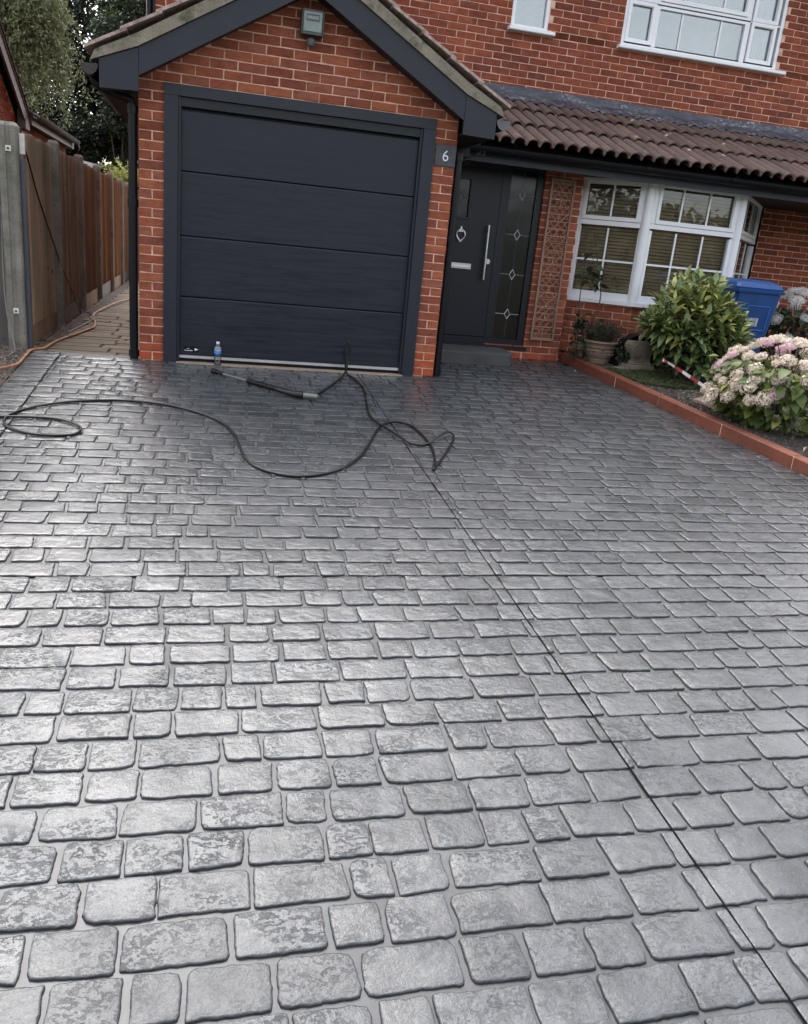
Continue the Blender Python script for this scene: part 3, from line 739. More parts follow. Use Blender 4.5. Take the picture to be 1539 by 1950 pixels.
# maker's sticker, bottom left
b = MB().box(.375, .505, .0365, .0375, .085, .137); st = b.build('sticker', M['black_plastic'], frame)
t = MB()
for (x0, x1, z0, z1) in ((.382, .40, .098, .104), (.404, .424, .097, .103), (.428, .452, .098, .105), (.402, .425, .115, .119)): t.box(x0, x1, .0355, .0362, z0, z1)
t.add([(.470, .0355, .100), (.505, .0355, .112), (.470, .0355, .124)], [(0, 1, 2)]); t.build('print', M['white_print'], frame)
th = MB(); nxx = 60
for i in range(nxx + 1):
    x = .312 + (2.385 - .312) * i / nxx; fy = -.055 - .012 * noise.noise((x * 4, 0, 0))
    th.v += [(x, fy, -.006), (x, fy + .01, .003), (x, .30, .004)]
for i in range(nxx):
    for k in range(2): a = i * 3 + k; th.f.append((a, a + 3, a + 4, a + 1)); th.mi.append(0)
part('threshold', th, M['threshold'])

# --- bargeboards, box ends, soffits, gutters, verge
def mir(poly, s): return [(x, z) if s < 0 else (2 * CX - x, z) for x, z in poly]
def top_at(x): return 2.431 + .58 * (x - .014)
for s in (-1, 1):
    b = MB(); b.prism_y(mir([(.020, 2.238), (CX - .001, rake(CX)), (CX - .001, top_at(CX)), (.020, top_at(.020))], s), -.225, -.195); part('bargeboard', b, M['anthracite_matt'])
    b = MB(); b.prism_y(mir([(-.272, 2.118), (.017, 2.126), (.017, 2.431), (-.272, 2.318)], s), -.228, -.192)
    part('box_end', b, M['anthracite_matt'])
    b = MB(); b.prism_y(mir([(-.268, 2.122), (.0, 2.130), (.0, 2.150), (-.268, 2.142)], s), -.190, 2.42); b.prism_y(mir([(-.272, 2.12), (-.252, 2.12), (-.252, 2.30), (-.272, 2.30)], s), -.1895, 2.42)
    part('soffit', b, M['soffit'])
    b = MB(); b.prism_y(mir([(.03, rake(.03) + .02), (CX - .002, rake(CX) + .02), (CX - .002, rake(CX) + .05), (.03, rake(.03) + .05)], s), -.19, .03); part('verge_soffit', b, M['anthracite_matt'])
    # half-round gutter with its stop end
    gx = -.345 if s < 0 else 2 * CX + .345
    b = MB(); seg = 10
    prof = [(gx + .06 * math.cos(math.pi + math.pi * k / seg), 2.275 + .075 * math.sin(math.pi + math.pi * k / seg)) for k in range(seg + 1)]
    prof2 = [(gx + .054 * math.cos(math.pi + math.pi * k / seg), 2.275 + .069 * math.sin(math.pi + math.pi * k / seg)) for k in range(seg, -1, -1)]
    b.prism_y(prof + prof2, -.20, 2.40); gt = part('gutter', b, M['black_plastic'])
    b = MB(); b.prism_y([(gx + .064 * math.cos(math.pi + math.pi * k / seg), 2.279 + .08 * math.sin(math.pi + math.pi * k / seg)) for k in range(seg + 1)], -.216, -.2005)
    b.build('stop_end', M['grey_cap'] if s > 0 else M['gutter_dirty'], gt)
    # verge: mortar bed under stepped tile edges
    b = MB(); P0 = [(-.335, 2.300), (.014, 2.438), (CX, top_at(CX) + .007), (CX, top_at(CX) + .105), (.014, 2.530), (-.30, 2.375)]
    b.prism_y(mir(P0, s), -.245, -.05); part('verge_mortar', b, M['verge_mortar'])
    n_t = 7; slope = math.atan(.58)
    for k in range(n_t):
        xa = -.375 + k * .262; xb = xa + .31; za = 2.372 + (xa + .375) * .575 - (0.0 if k else .0); zb = za + .31 * .52
        if xb > CX - .01: xb = CX - .01; zb = za + (xb - xa) * .52
        b = MB(); b.prism_y(mir([(xa, za), (xb, zb), (xb, zb + .024), (xa, za + .026)], s), -.262 - .004 * (k % 2), .06); part('verge_tile', b, M['verge_tile'])
    b = MB(); b.prism_y(mir([(-.34, 2.345), (CX, top_at(CX) + .07), (CX, top_at(CX) + .10), (-.34, 2.37)], s), .062, 2.44); part('garage_roof_slope', b, M['tile'])
b = MB(); b.prism_y([(CX - .13, top_at(CX) + .06), (CX - .07, top_at(CX) + .16), (CX, top_at(CX) + .185), (CX + .07, top_at(CX) + .16), (CX + .13, top_at(CX) + .06)], -.27, 2.44); part('ridge_tile', b, M['verge_tile'])

# --- downpipes
def pipe(x, y, z0, z1, r=.034, name='downpipe'):
    b = MB(); b.tube([(x, y, z0), (x, y, z1)], r, 14); 
    dp = part(name, b, M['black_plastic'], smooth='auto')
    for z in (z0 + .02, z0 + .62 * (z1 - z0), z1 - .06):
        c = MB(); c.tube([(x, y, z), (x, y, z + .06)], r + .008, 14); c.build('pipe_collar', M['black_plastic'], dp, 'auto')
    return dp
pipe(-.050, .052, .0, 2.05, .037); pipe(2.745, .045, .0, 2.0)
b = MB(); b.tube(smooth_path([(-.050, .052, 2.04), (-.075, .055, 2.09), (-.20, .02, 2.12), (-.30, 0, 2.16), (-.345, 0, 2.21)]), .033, 12); part('swan_neck', b, M['black_plastic'], smooth=True)
pipe(-.055, MY + .05, 2.6, 5.0)
MB().box(-.02, .0, MY - .02, MY + .10, 2.6, 5.0).build('corner_strip', M['black_plastic'], house)

# --- porch roof: three courses of roll tiles, lead flashing, gutter, fascia
EY, EZ, TY, TZ = .70, 2.195, 2.32, 2.858
pitch = math.atan2(TZ - EZ, TY - EY); PW, GA = .28, .585
def tile_mesh(seed):
    rnd = random.Random(seed); prof = []
    for k in range(2):
        u0 = k * .14
        prof += [(u0 + .0, .004), (u0 + .016, .0)]
        for j in range(7):
            a = math.pi * j / 6; prof.append((u0 + .078 - .058 * math.cos(a), .004 + .056 * math.sin(a) ** .8))
    prof.append((.279, .004)); n = len(prof); b = MB(); ln = .64; rows = 3; th = .013
    for lay_ in (0, 1):
        for r in range(rows):
            t = r / (rows - 1)
            for u, h in prof:
                b.v.append((u + rnd.uniform(-.0012, .0012), t * ln, h - lay_ * th + rnd.uniform(-.001, .001)))
    for r in range(rows - 1):
        for i in range(n - 1):
            a = r * n + i; b.f.append((a, a + 1, a + n + 1, a + n)); c = a + rows * n; b.f.append((c, c + n, c + n + 1, c + 1))
    for i in range(n - 1): b.f.append((i, i + rows * n, i + 1 + rows * n, i + 1))
    b.mi = [0] * len(b.f); return b.mesh('roof_tile', M['tile'], 'auto')
tm = [tile_mesh(i) for i in range(4)]
b = MB(); b.prism_x([(EY + .06, EZ - .03), (TY, TZ - .03), (TY, TZ - .06), (EY + .06, EZ - .06)], 2.98, 9.3)
b.add([(3.02, EY + .04, EZ - .01), (3.02, MY, TZ + .03), (2.15, MY, TZ + .03)], [(0, 1, 2)])
porch_roof = part('porch_roof', b, M['soffit'])
for c in range(3):
    for i in range(22):
        x = 3.035 + i * PW + random.uniform(-.003, .003)
        if x > 9.1: break
        s = c * GA; lift = .034 + .005 * random.random()
        o = link('roof_tile', random.choice(tm), porch_roof, (x, EY + math.cos(pitch) * s - math.sin(pitch) * lift, EZ + math.sin(pitch) * s + lift), (pitch - .05 + random.uniform(-.003, .003), 0, random.uniform(-.004, .004)))
fl = MB(); nx = 130
def flash_rows(x):
    wv = .012 * noise.noise((x * 5, 1.7, 0)); hv = .016 * noise.noise((x * 7, 5, 2)); step = .012 * (int(x / 1.5 + .3) % 2)
    return [(MY - .004, 3.045 + step * .6 + hv * .3), (MY - .012 - abs(wv) * .5, 2.985 + hv), (MY - .02 - abs(wv), 2.925), (MY - .06, 2.908 + wv * .5), (TY - .03 + hv, TZ + .088 + wv), (TY - .17 + hv, TZ + .026 + .014 * math.sin(x * 44.9)), (TY - .25 + hv, TZ - .014 + .018 * math.sin(x * 44.9))]
for i in range(nx + 1):
    x = 2.2 + 7.0 * i / nx
    for y, z in flash_rows(x): fl.v.append((x, y, z))
for i in range(nx):
    for k in range(6): a = i * 7 + k; fl.f.append((a, a + 1, a + 8, a + 7)); fl.mi.append(0)
part('lead_flashing', fl, M['lead'], smooth=True)
b = MB(); seg = 10; gy, gzz = EY - .028, 2.158
prof = [(gy + .056 * math.cos(math.pi + math.pi * k / seg), gzz + .06 * math.sin(math.pi + math.pi * k / seg)) for k in range(seg + 1)]
prof2 = [(gy + .050 * math.cos(math.pi + math.pi * k / seg), gzz + .054 * math.sin(math.pi + math.pi * k / seg)) for k in range(seg, -1, -1)]
b.prism_x(prof + prof2, 3.02, 9.2); pg = part('porch_gutter', b, M['black_plastic'], smooth='auto')
b = MB()
for x in (3.9, 4.9, 5.9, 6.9, 7.9): b.prism_x([(gy + .063 * math.cos(math.pi + math.pi * k / seg), gzz + .003 + .067 * math.sin(math.pi + math.pi * k / seg)) for k in range(seg + 1)], x, x + .05)
b.build('gutter_bracket', M['black_plastic'], pg)
MB().box(2.93, 9.2, .762, .79, 2.030, 2.15).build('fascia_board', M['anthracite_matt'], house)
b = MB().box(2.71, 9.2, .791, MY + .002, 2.075, 2.095); part('porch_soffit', b, M['soffit'])
MB().box(2.72, 3.02, .64, .76, 2.04, 2.13).build('fascia_end', M['black_plastic'], house)

# --- front door
D = 1.235
b = MB(); FY0, FY1 = D, D + .06
b.box(2.79, 2.84, FY0, FY1, .285, 2.10); b.box(3.595, 3.69, FY0, FY1, .285, 2.10); b.box(3.985, 4.062, FY0, FY1, .285, 2.10)
b.box(2.79, 4.062, FY0, FY1, .2005, .283); b.box(2.84, 3.595, FY0, FY1, 2.02, 2.10); b.box(3.69, 3.985, FY0, FY1, 2.055, 2.10)
door = part('front_door', b, M['anthracite'])
b = MB().box(2.78, 4.09, D - .06, D - .002, .175, .212); b.build('door_sill', M['anthracite'], door)
def lf(x0, x1, z0, z1, y0=D + .004, y1=D + .05): return (x0, x1, y0, y1, z0, z1)
b = MB(); LX = (2.843, 3.592)
gx0, gx1, g0, g1 = 3.02, 3.268, 1.50, 1.915
b.box(*lf(LX[0], gx0, .29, 2.017)); b.box(*lf(gx1, LX[1], .29, 2.017)); b.box(*lf(gx0, gx1, .29, g0)); b.box(*lf(gx0, gx1, g1, 2.017))
b.build('door_leaf', M['anthracite'], door)
b = MB(); k = .02
for bx in ((gx0, gx0 + k, g0, g1), (gx1 - k, gx1, g0, g1), (gx0 + k, gx1 - k, g0, g0 + k), (gx0 + k, gx1 - k, g1 - k, g1)): b.box(bx[0], bx[1], D - .008, D + .002, bx[2], bx[3])
b.build('glazing_bead', M['anthracite'], door)
MB().box(gx0 + .005, gx1 - .005, D + .02, D + .026, g0 + .005, g1 - .005).build('door_glass', M['glass_obscure'], door)
MB().box(3.692, 3.983, D + .022, D + .028, .285, 2.054).build('side_glass', M['glass_obscure'], door)
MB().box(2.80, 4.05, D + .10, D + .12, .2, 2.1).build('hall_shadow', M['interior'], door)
def diamond(cx, cz, hw, hh, y, t=.007):
    b = MB(); o = [(cx, cz + hh), (cx + hw, cz), (cx, cz - hh), (cx - hw, cz)]
    for i in range(4):
        a, c = Vector(o[i]), Vector(o[(i + 1) % 4]); b.tube([(a.x, y, a.y), (c.x, y, c.y)], t / 2, 6)
    return b
for cz in (1.803, 1.395, .98, .555):
    b = diamond(3.837, cz, .033, .054, D + .018); b.tube([(3.692, D + .019, cz), (3.804, D + .019, cz)], .0022, 5); b.tube([(3.87, D + .019, cz), (3.983, D + .019, cz)], .0022, 5)
    b.build('lead_diamond', M['alu'], door)
MB().tube([(3.837, D + .0195, .29), (3.837, D + .0195, 2.05)], .0018, 5).build('lead_strip', M['grey_cap'], door)
b = diamond(3.165, 1.712, .028, .06, D + .016, .006); b.tube([(3.04, D + .017, 1.712), (3.137, D + .017, 1.712)], .002, 5); b.tube([(3.193, D + .017, 1.712), (3.262, D + .017, 1.712)], .002, 5); b.build('lead_diamond', M['grey_cap'], door)
b = MB(); b.tube([(3.482, D - .05, 1.465), (3.488, D - .05, .90)], .0135, 12); b.tube([(3.4825, D - .05, 1.40), (3.4825, D + .004, 1.40)], .008, 8); b.tube([(3.4875, D - .05, .965), (3.4875, D + .004, .965)], .008, 8)
b.build('bar_handle', M['steel'], door, 'auto')
b = MB(); pts = [(3.527 + .028 * math.cos(a * math.pi / 8), 0, 1.092 + .028 * math.sin(a * math.pi / 8)) for a in range(16)]
b.prism_y([(x, z) for x, _, z in pts], D - .012, D + .003); b.build('lock', M['steel'], door)
b = MB(); b.box(3.095, 3.345, D - .008, D + .003, .995, 1.052); lb = b.build('letterbox', M['steel'], door)
MB().chamfer(3.112, 3.328, D - .016, D - .009, 1.006, 1.040, .004).build('flap', M['alu'], door)
b = MB(); rg = [(3.192 + .046 * math.cos(a), D - .012, 1.34 + .05 * math.sin(a) - (.012 if abs(math.sin(a) + 1) < .05 else 0)) for a in np.linspace(0, 2 * math.pi, 25)]
b.tube(rg, .0075, 8, caps=False); b.prism_y([(3.186, 1.425), (3.198, 1.425), (3.206, 1.385), (3.235, 1.365), (3.192, 1.37), (3.149, 1.365), (3.178, 1.385)], D - .012, D + .003)
b.prism_y([(3.172, 1.285), (3.212, 1.285), (3.192, 1.262)], D - .014, D + .003); b.build('knocker', M['steel'], door, 'auto')

# --- doorstep (imprinted slab)
b = MB(); xs0, xs1, ys0, ys1 = 2.73, 3.80, .70, 1.175; zt = .19
def zstep(x, y): return .178 + .035 * (y - .7) + .003 * noise.noise((x * 9, y * 9, 4))
ncol, nrow = 34, 16
for j in range(nrow + 1):
    for i in range(ncol + 1):
        x = xs0 + (xs1 - xs0) * i / ncol; y = ys0 + (ys1 - ys0) * j / nrow
        ex = .05 * max(0, 1 - (xs1 - x) / .12) * max(0, 1 - (y - ys0) / .12)
        edge = min(1, min(xs1 - x, y - ys0) / .012); row = (y - ys0) / .118; fr = abs(row - round(row)); xx = x / .24 + (.5 if int(row + .5) % 2 else 0); fx = abs(xx - round(xx))
        dz = -.007 * (fr < .08) - .006 * (fx < .045)
        b.v.append((x - ex, y + ex * .6, zstep(x, y) + dz - .008 * (1 - edge)))
for j in range(nrow):
    for i in range(ncol): a = j * (ncol + 1) + i; b.f.append((a, a + 1, a + ncol + 2, a + ncol + 1)); b.mi.append(0)
bx = [0 * (ncol + 1) + i for i in range(ncol + 1)] + [j * (ncol + 1) + ncol for j in range(1, nrow + 1)]
base = len(b.v)
for q in bx: x, y, z = b.v[q]; b.v.append((x + (.004 if x > 3.7 else 0), y - .004, .01))
for i in range(len(bx) - 1): b.f.append((bx[i], base + i, base + i + 1, bx[i + 1])); b.mi.append(0)
part('doorstep', b, M['step_stone'], smooth='auto')

# --- windows. Built in wall coordinates (u along the wall, d into it, z up) then turned to their wall.
def local(mb, origin, ang):
    ca, sa = math.cos(ang), math.sin(ang)
    mb.v = [(origin[0] + u * ca - d * sa, origin[1] + u * sa + d * ca, z) for u, d, z in mb.v]; return mb
def rect_frame(mb, u0, u1, z0, z1, t, d0, d1):
    mb.box(u0, u0 + t, d0, d1, z0, z1); mb.box(u1 - t, u1, d0, d1, z0, z1)
    mb.box(u0 + t, u1 - t, d0 + .0015, d1 - .0015, z0, z0 + t); mb.box(u0 + t, u1 - t, d0 + .0015, d1 - .0015, z1 - t, z1)
def window(origin, ang, u0, u1, z0, z1, lights, solid, bars, sill, glass, name, backs=(), white='white_upvc', fill=.0):
    """lights: (u0,u1,z0,z1,sash thickness) glass openings; solid: frame boxes; bars: glazing bars"""
    f = MB(); t = .045
    f.box(u0, u0 + t, 0, .07, z0, z1); f.box(u1 - t, u1, 0, .07, z0, z1); f.box(u0 + t, u1 - t, .001, .069, z0, z0 + t * .8); f.box(u0 + t, u1 - t, .001, .069, z1 - t, z1)
    for a in solid: f.box(a[0], a[1], .002, .068, a[2], a[3])
    for (a, b_, c, d, s) in lights:      # timber between the outer frame and each light
        fa, fb_, fc, fd = a - s - .001, b_ + s + .001, c - s - .001, d + s + .001
        if .002 < fa - u0 - t < fill: f.box(u0 + t, fa, .004, .066, fc, fd)
        if .002 < u1 - t - fb_ < fill: f.box(fb_, u1 - t, .004, .066, fc, fd)
        if .002 < fc - z0 - t * .8 < .1: f.box(u0 + t, u1 - t, .005, .065, z0 + t * .8, fc)
        if .002 < z1 - t - fd < .1: f.box(u0 + t, u1 - t, .005, .065, fd, z1 - t)
    root = local(f, origin, ang).build(name, M[white], house)
    for (a, b_, c, d, s) in lights:
        if s:
            q = MB(); rect_frame(q, a - s, b_ + s, c - s, d + s, s, -.012, .03); local(q, origin, ang).build('sash', M[white], root)
            q = MB(); rect_frame(q, a - .004, b_ + .004, c - .004, d + .004, .010, .0, .022); local(q, origin, ang).build('bead', M[white], root)
        local(MB().box(a - .003, b_ + .003, .034, .040, c - .003, d + .003), origin, ang).build('pane', M[glass], root)
    for a in bars:
        local(MB().box(a[0], a[1], .024, .032, a[2], a[3]), origin, ang).build('glazing_bar', M[white], root)
    for nm, mat, mb in backs:
        o = local(mb, origin, ang).build(nm, M[mat], root)
        if nm == 'blind': o['kind'] = 'stuff'
    if sill: local(MB().chamfer(sill[0], sill[1], -sill[2], -.002, sill[3], sill[4], .008), origin, ang).build('sill', M[white], root)
    return root
def blind(u0, u1, z0, z1, d=.10, gap=.025, tilt=.55):
    b = MB(); z = z0
    while z < z1:
        hw = gap * .5; dz = hw * math.sin(tilt); dd = hw * math.cos(tilt)
        b.add([(u0, d - dd, z - dz), (u1, d - dd, z - dz), (u1, d + dd, z + dz), (u0, d + dd, z + dz), (u0, d - dd, z - dz + .002), (u1, d - dd, z - dz + .002), (u1, d + dd, z + dz + .002), (u0, d + dd, z + dz + .002)],
              [(0, 3, 2, 1), (4, 5, 6, 7), (0, 1, 5, 4), (2, 3, 7, 6)]); z += gap
    return b
back = lambda u0, u1, z0, z1, d: MB().box(u0, u1, d, d + .01, z0, z1)
# bay
ZB, ZT = .80, 2.105
def bay(p, q, lights, solid, bars, sill, bl):
    d = q - p; W = d.length
    return window((p.x, p.y), math.atan2(d.y, d.x), 0, W, ZB, ZT, lights, solid, bars, sill, 'glass', 'bay_window',
                  [('blind', 'blind_wood', blind(.03, W - .03, .84, 2.06, .09, .036, 1.0))] + bl, fill=.3)
W1 = (B - A).length; W2 = (C_ - B).length; W3 = (D_ - C_).length
bay(A, B, [(.075, .640, 1.682, 2.022, .034), (.055, W1 - .075, .885, 1.568, 0)], [(.046, W1 - .046, 1.592, 1.642)],
    [(.345, .365, 1.682, 2.022), (.345, .365, .885, 1.568), (.055, .345, 1.212, 1.232), (.365, W1 - .075, 1.212, 1.232)], None, [])
bay(B, C_, [(.130, 1.025, 1.688, 2.033, .036), (.082, 1.047, .885, 1.575, 0)], [(.046, W2 - .046, 1.598, 1.648)],
    [(.390, .410, 1.688, 2.033), (.722, .742, 1.688, 2.033), (.382, .402, .885, 1.575), (.716, .736, .885, 1.575), (.082, .382, 1.212, 1.232), (.402, .716, 1.212, 1.232), (.736, 1.047, 1.212, 1.232)], None, [])
bay(C_, D_, [(.16, 1.66, 1.70, 2.05, .036), (.12, 1.70, .885, 1.585, 0)], [(.046, W3 - .046, 1.61, 1.66)],
    [(.64, .66, 1.70, 2.05), (1.15, 1.17, 1.70, 2.05), (.62, .64, .885, 1.585), (1.15, 1.17, .885, 1.585), (.12, .62, 1.215, 1.235), (.64, 1.15, 1.215, 1.235), (1.17, 1.70, 1.215, 1.235)], None, [])
for P0 in (B, C_):     # round corner posts and the sill that follows the bay
    b = MB(); b.tube([(P0.x, P0.y + .032, ZB + .002), (P0.x, P0.y + .032, ZT)], .056, 16); part('corner_post', b, M['white_upvc'], smooth='auto')
sill_o, sill_i = inset_poly(-.045), inset_poly(.05); b = MB()
for z in (.742 + .02, .799):
    b.v += [(p.x, p.y, z) for p in sill_o] + [(p.x, p.y, z) for p in sill_i]
for i in range(3):
    b.f += [(8 + i, 9 + i, 13 + i, 12 + i), (i, 4 + i, 5 + i, 1 + i), (i, i + 1, 9 + i, 8 + i)]
b.f += [(0, 8, 12, 4), (3, 7, 15, 11)]; b.mi += [0] * len(b.f); part('bay_sill', b, M['white_upvc'])
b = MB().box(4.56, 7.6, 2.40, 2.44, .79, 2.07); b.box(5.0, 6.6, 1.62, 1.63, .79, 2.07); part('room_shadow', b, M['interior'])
# upper windows
def U(*a):
    x0, x1, z0, z1 = a[:4]; p, q = up(x0, z0), up(x1, z1); return (p[0], q[0], p[1], q[1]) + tuple(a[4:])
WY = MY + .02
li = []
for z0, z1 in ((3.715, 4.070), (4.150, 4.62)):
    li += [U(5.297, 5.570, z0, z1, .038), U(6.918, 7.192, z0, z1, .038)]
li += [U(5.675, 6.785, 3.672, 4.065, 0), U(5.690, 6.77, 4.186, 4.60, .040)]
so = [(BX0 + .046, BX1 - .046) + up(0, 4.098)[1:] + up(0, 4.112)[1:], U(5.612, 5.662, 3.665, 4.75), U(6.800, 6.862, 3.665, 4.75), U(5.662, 6.80, 4.068, 4.140)]
ba = [U(5.965, 5.985, 3.672, 4.065), U(6.484, 6.504, 3.672, 4.065), U(5.957, 5.977, 4.186, 4.6), U(6.482, 6.502, 4.186, 4.6)]
cu = MB()
for i in range(40):
    x = 6.93 + .013 * i; z = 3.6
    cu.v += [(x, .13 + .012 * math.sin(i * 1.3) + .006 * math.sin(i * 3.1), 3.62), (x, .13 + .012 * math.sin(i * 1.3) + .006 * math.sin(i * 3.1), 4.8)]
for i in range(39): cu.f.append((2 * i, 2 * i + 2, 2 * i + 3, 2 * i + 1)); cu.mi.append(0)
window((0, WY), 0, BX0, BX1, WZ0 + .002, WZ1, li, so, ba, (BX0 - .045, BX1 + .095, .10, WZ0 - .04, WZ0), 'glass_up', 'upper_window',
       [('curtain', 'curtain', cu), ('net_curtain', 'curtain', back(BX0, BX1, 3.62, 4.8, .32))])
window((0, WY), 0, SX0, SX1, WZ0 + .002, WZ1, [U(3.893, 4.246, 3.668, 4.70, 0)], [], [], (SX0 - .035, SX1 + .065, .10, WZ0 - .04, WZ0), 'glass_up', 'upper_window',
       [('blind', 'blind_white', blind(SX0 + .03, SX1 - .03, 3.65, 4.75, .08, .025, 1.1)), ('net_curtain', 'blind_white', back(SX0, SX1, 3.62, 4.8, .2))])
window((0, WY), 0, LX0, LX1, WZ0 + .002, WZ1, [U(2.005, 2.375, 3.668, 4.70, 0)], [], [], (LX0 - .035, LX1 + .085, .10, WZ0 - .04, WZ0), 'glass_up', 'upper_window',
       [('net_curtain', 'blind_white', back(LX0, LX1, 3.62, 4.8, .2))])
# ------------------------------------------------------------------ things fixed to the house
plate = thing('number_plate', 'dark slate plaque with a white house number on the brick pier', 'house number', (2.604, -.01, 1.873))
MB().chamfer(2.508, 2.699, -.014, -.0015, 1.874, 2.053, .004).build('plaque', M['slate_plate'], plate)
cu = bpy.data.curves.new('six', 'FONT'); cu.body = '6'; cu.size = .128; cu.extrude = .0015; cu.align_x = 'CENTER'; cu.align_y = 'CENTER'; cu.resolution_u = 6; cu.offset = -.0008
tmp = bpy.data.objects.new('tmp', cu); COL.objects.link(tmp); bpy.context.view_layer.update()
me = bpy.data.meshes.new_from_object(tmp.evaluated_get(bpy.context.evaluated_depsgraph_get())); bpy.data.objects.remove(tmp)
me.materials.clear(); me.materials.append(M['white_print']); me.name = 'digit'
xs_ = [v.co.x for v in me.vertices]; ys_ = [v.co.y for v in me.vertices]
cxx, cyy = (min(xs_) + max(xs_)) / 2, (min(ys_) + max(ys_)) / 2
for v in me.vertices: v.co = Vector((2.604 + (v.co.x - cxx), -.0165 - v.co.z, 1.962 + (v.co.y - cyy)))
link('digit', me, plate)

lamp = thing('floodlight', 'grey halogen security floodlight with sensor under the gable peak', 'floodlight', (1.358, -.06, 2.69))
b = MB(); x0, x1 = 1.268, 1.448
hood = [(0, 2.900), (-.135, 2.905), (-.150, 2.890), (-.120, 2.725), (-.020, 2.725), (0, 2.76)]
b.prism_x([(y, z) for y, z in hood], x0, x0 + .012); b.prism_x(hood, x1 - .012, x1)
b.box(x0 + .012, x1 - .012, -.132, -.001, 2.890, 2.902); b.box(x0 + .012, x1 - .012, -.115, -.001, 2.727, 2.745); b.box(x0 + .012, x1 - .012, -.02, -.001, 2.745, 2.89)
b.build('housing', M['lamp_grey'], lamp)
b = MB(); b.add([(x0 + .016, -.118, 2.748), (x1 - .016, -.118, 2.748), (x1 - .016, -.140, 2.886), (x0 + .016, -.140, 2.886), (x0 + .016, -.112, 2.748), (x1 - .016, -.112, 2.748), (x1 - .016, -.134, 2.886), (x0 + .016, -.134, 2.886)],
      [(0, 1, 2, 3), (7, 6, 5, 4), (0, 4, 5, 1), (2, 6, 7, 3), (1, 5, 6, 2), (0, 3, 7, 4)]); b.build('lens', M['lamp_glass'], lamp)
b = MB(); b.box(1.31, 1.406, -.1415, -.136, 2.86, 2.868); b.box(1.31, 1.406, -.138, -.132, 2.825, 2.832); b.box(1.306, 1.3095, -.1405, -.132, 2.825, 2.868); b.box(1.4065, 1.41, -.1405, -.132, 2.825, 2.868); b.build('reflector_frame', M['grey_cap'], lamp)
MB().box(1.335, 1.381, -.055, -.01, 2.70, 2.726).build('sensor_arm', M['lamp_grey'], lamp)
b = MB(); b.lathe([(.006, 2.645), (.026, 2.655), (.036, 2.675), (.036, 2.699)], 1.358, -.055, 14); b.build('sensor', M['grey_cap'], lamp, 'auto')

tr = thing('trellis', 'narrow brown wooden trellis on the brick pier beside the door', 'trellis', (4.25, 1.15, .30))
ta = lambda z: (4.106 + .004 * (z - .3), 4.378 + .0 * z)
for x in (4.106, 4.362): MB().box(x, x + .022, 1.135, 1.165, .305, 2.0).build('stile', M['trellis_wood'], tr)
for z in (.305, 1.972): MB().box(4.129, 4.361, 1.137, 1.163, z, z + .028).build('rail', M['trellis_wood'], tr)
rs = random.Random(3); W_, H0, H1 = (4.130, 4.360), .335, 1.971
for s in (1, -1):
    c = -3.0
    while c < 3.0:
        # lath along z = s*(x - 4.245)*1.0 + c + 1.15
        pts = []
        for x in (W_[0], W_[1]): pts.append((x, s * (x - 4.245) * 1.05 + c + 1.15))
        (xa, za), (xb, zb) = pts
        def cl(xa, za, xb, zb):
            lo, hi = 0.0, 1.0; dz = zb - za
            for lim, sg in ((H0, 1), (H1, -1)):
                fa, fb = sg * (za - lim), sg * (zb - lim)
                if fa < 0 and fb < 0: return None
                if fa < 0: lo = max(lo, fa / (fa - fb))
                if fb < 0: hi = min(hi, fa / (fa - fb))
            return None if hi - lo < .05 else (xa + (xb - xa) * lo, za + dz * lo, xa + (xb - xa) * hi, za + dz * hi)
        k = cl(xa, za, xb, zb)
        if k and rs.random() > .05:
            p, q = Vector((k[0], 1.144 if s > 0 else 1.1525, k[1])), Vector((k[2], 1.144 if s > 0 else 1.1525, k[3])); d = q - p; nn = d.normalized().cross(Vector((0, 1, 0))) * .0085
            MB().obox(p - nn / 2, d, nn, (0, .006, 0)).build('lath', M['trellis_wood'], tr)
        c += .085
for i in range(14):
    z = .42 + i * .118; MB().box(4.130, 4.360, 1.139, 1.1435, z, z + .007).build('cross_lath', M['trellis_wood'], tr)

wr = MB()
for pts in ([(2.70, .3, 1.82), (2.80, .3, 1.88), (2.90, .3, 1.945), (2.93, .3, 1.965)], [(2.71, .34, 1.90), (2.83, .3, 2.047), (2.93, .32, 2.098), (3.01, .36, 2.13), (3.05, .4, 2.15)],
            [(2.83, .3, 2.04), (2.845, .29, 2.0), (2.89, .29, 1.95), (2.93, .3, 1.965), (2.92, .32, 2.0), (2.99, .33, 2.04), (3.05, .4, 2.075), (3.085, .4, 2.09), (3.08, .36, 2.05), (3.06, .34, 2.03)],
            [(2.71, .3, 1.965), (2.78, .28, 1.98), (2.90, .28, 2.015), (3.0, .3, 2.04), (3.07, .33, 2.045)]):
    wr.tube(smooth_path(pts, 5), .0026, 6)
tag(wr.build('loose_cable', M['black_plastic'], None, True), 'tangle of thin loose cables hanging beneath the porch eave corner', 'cable')

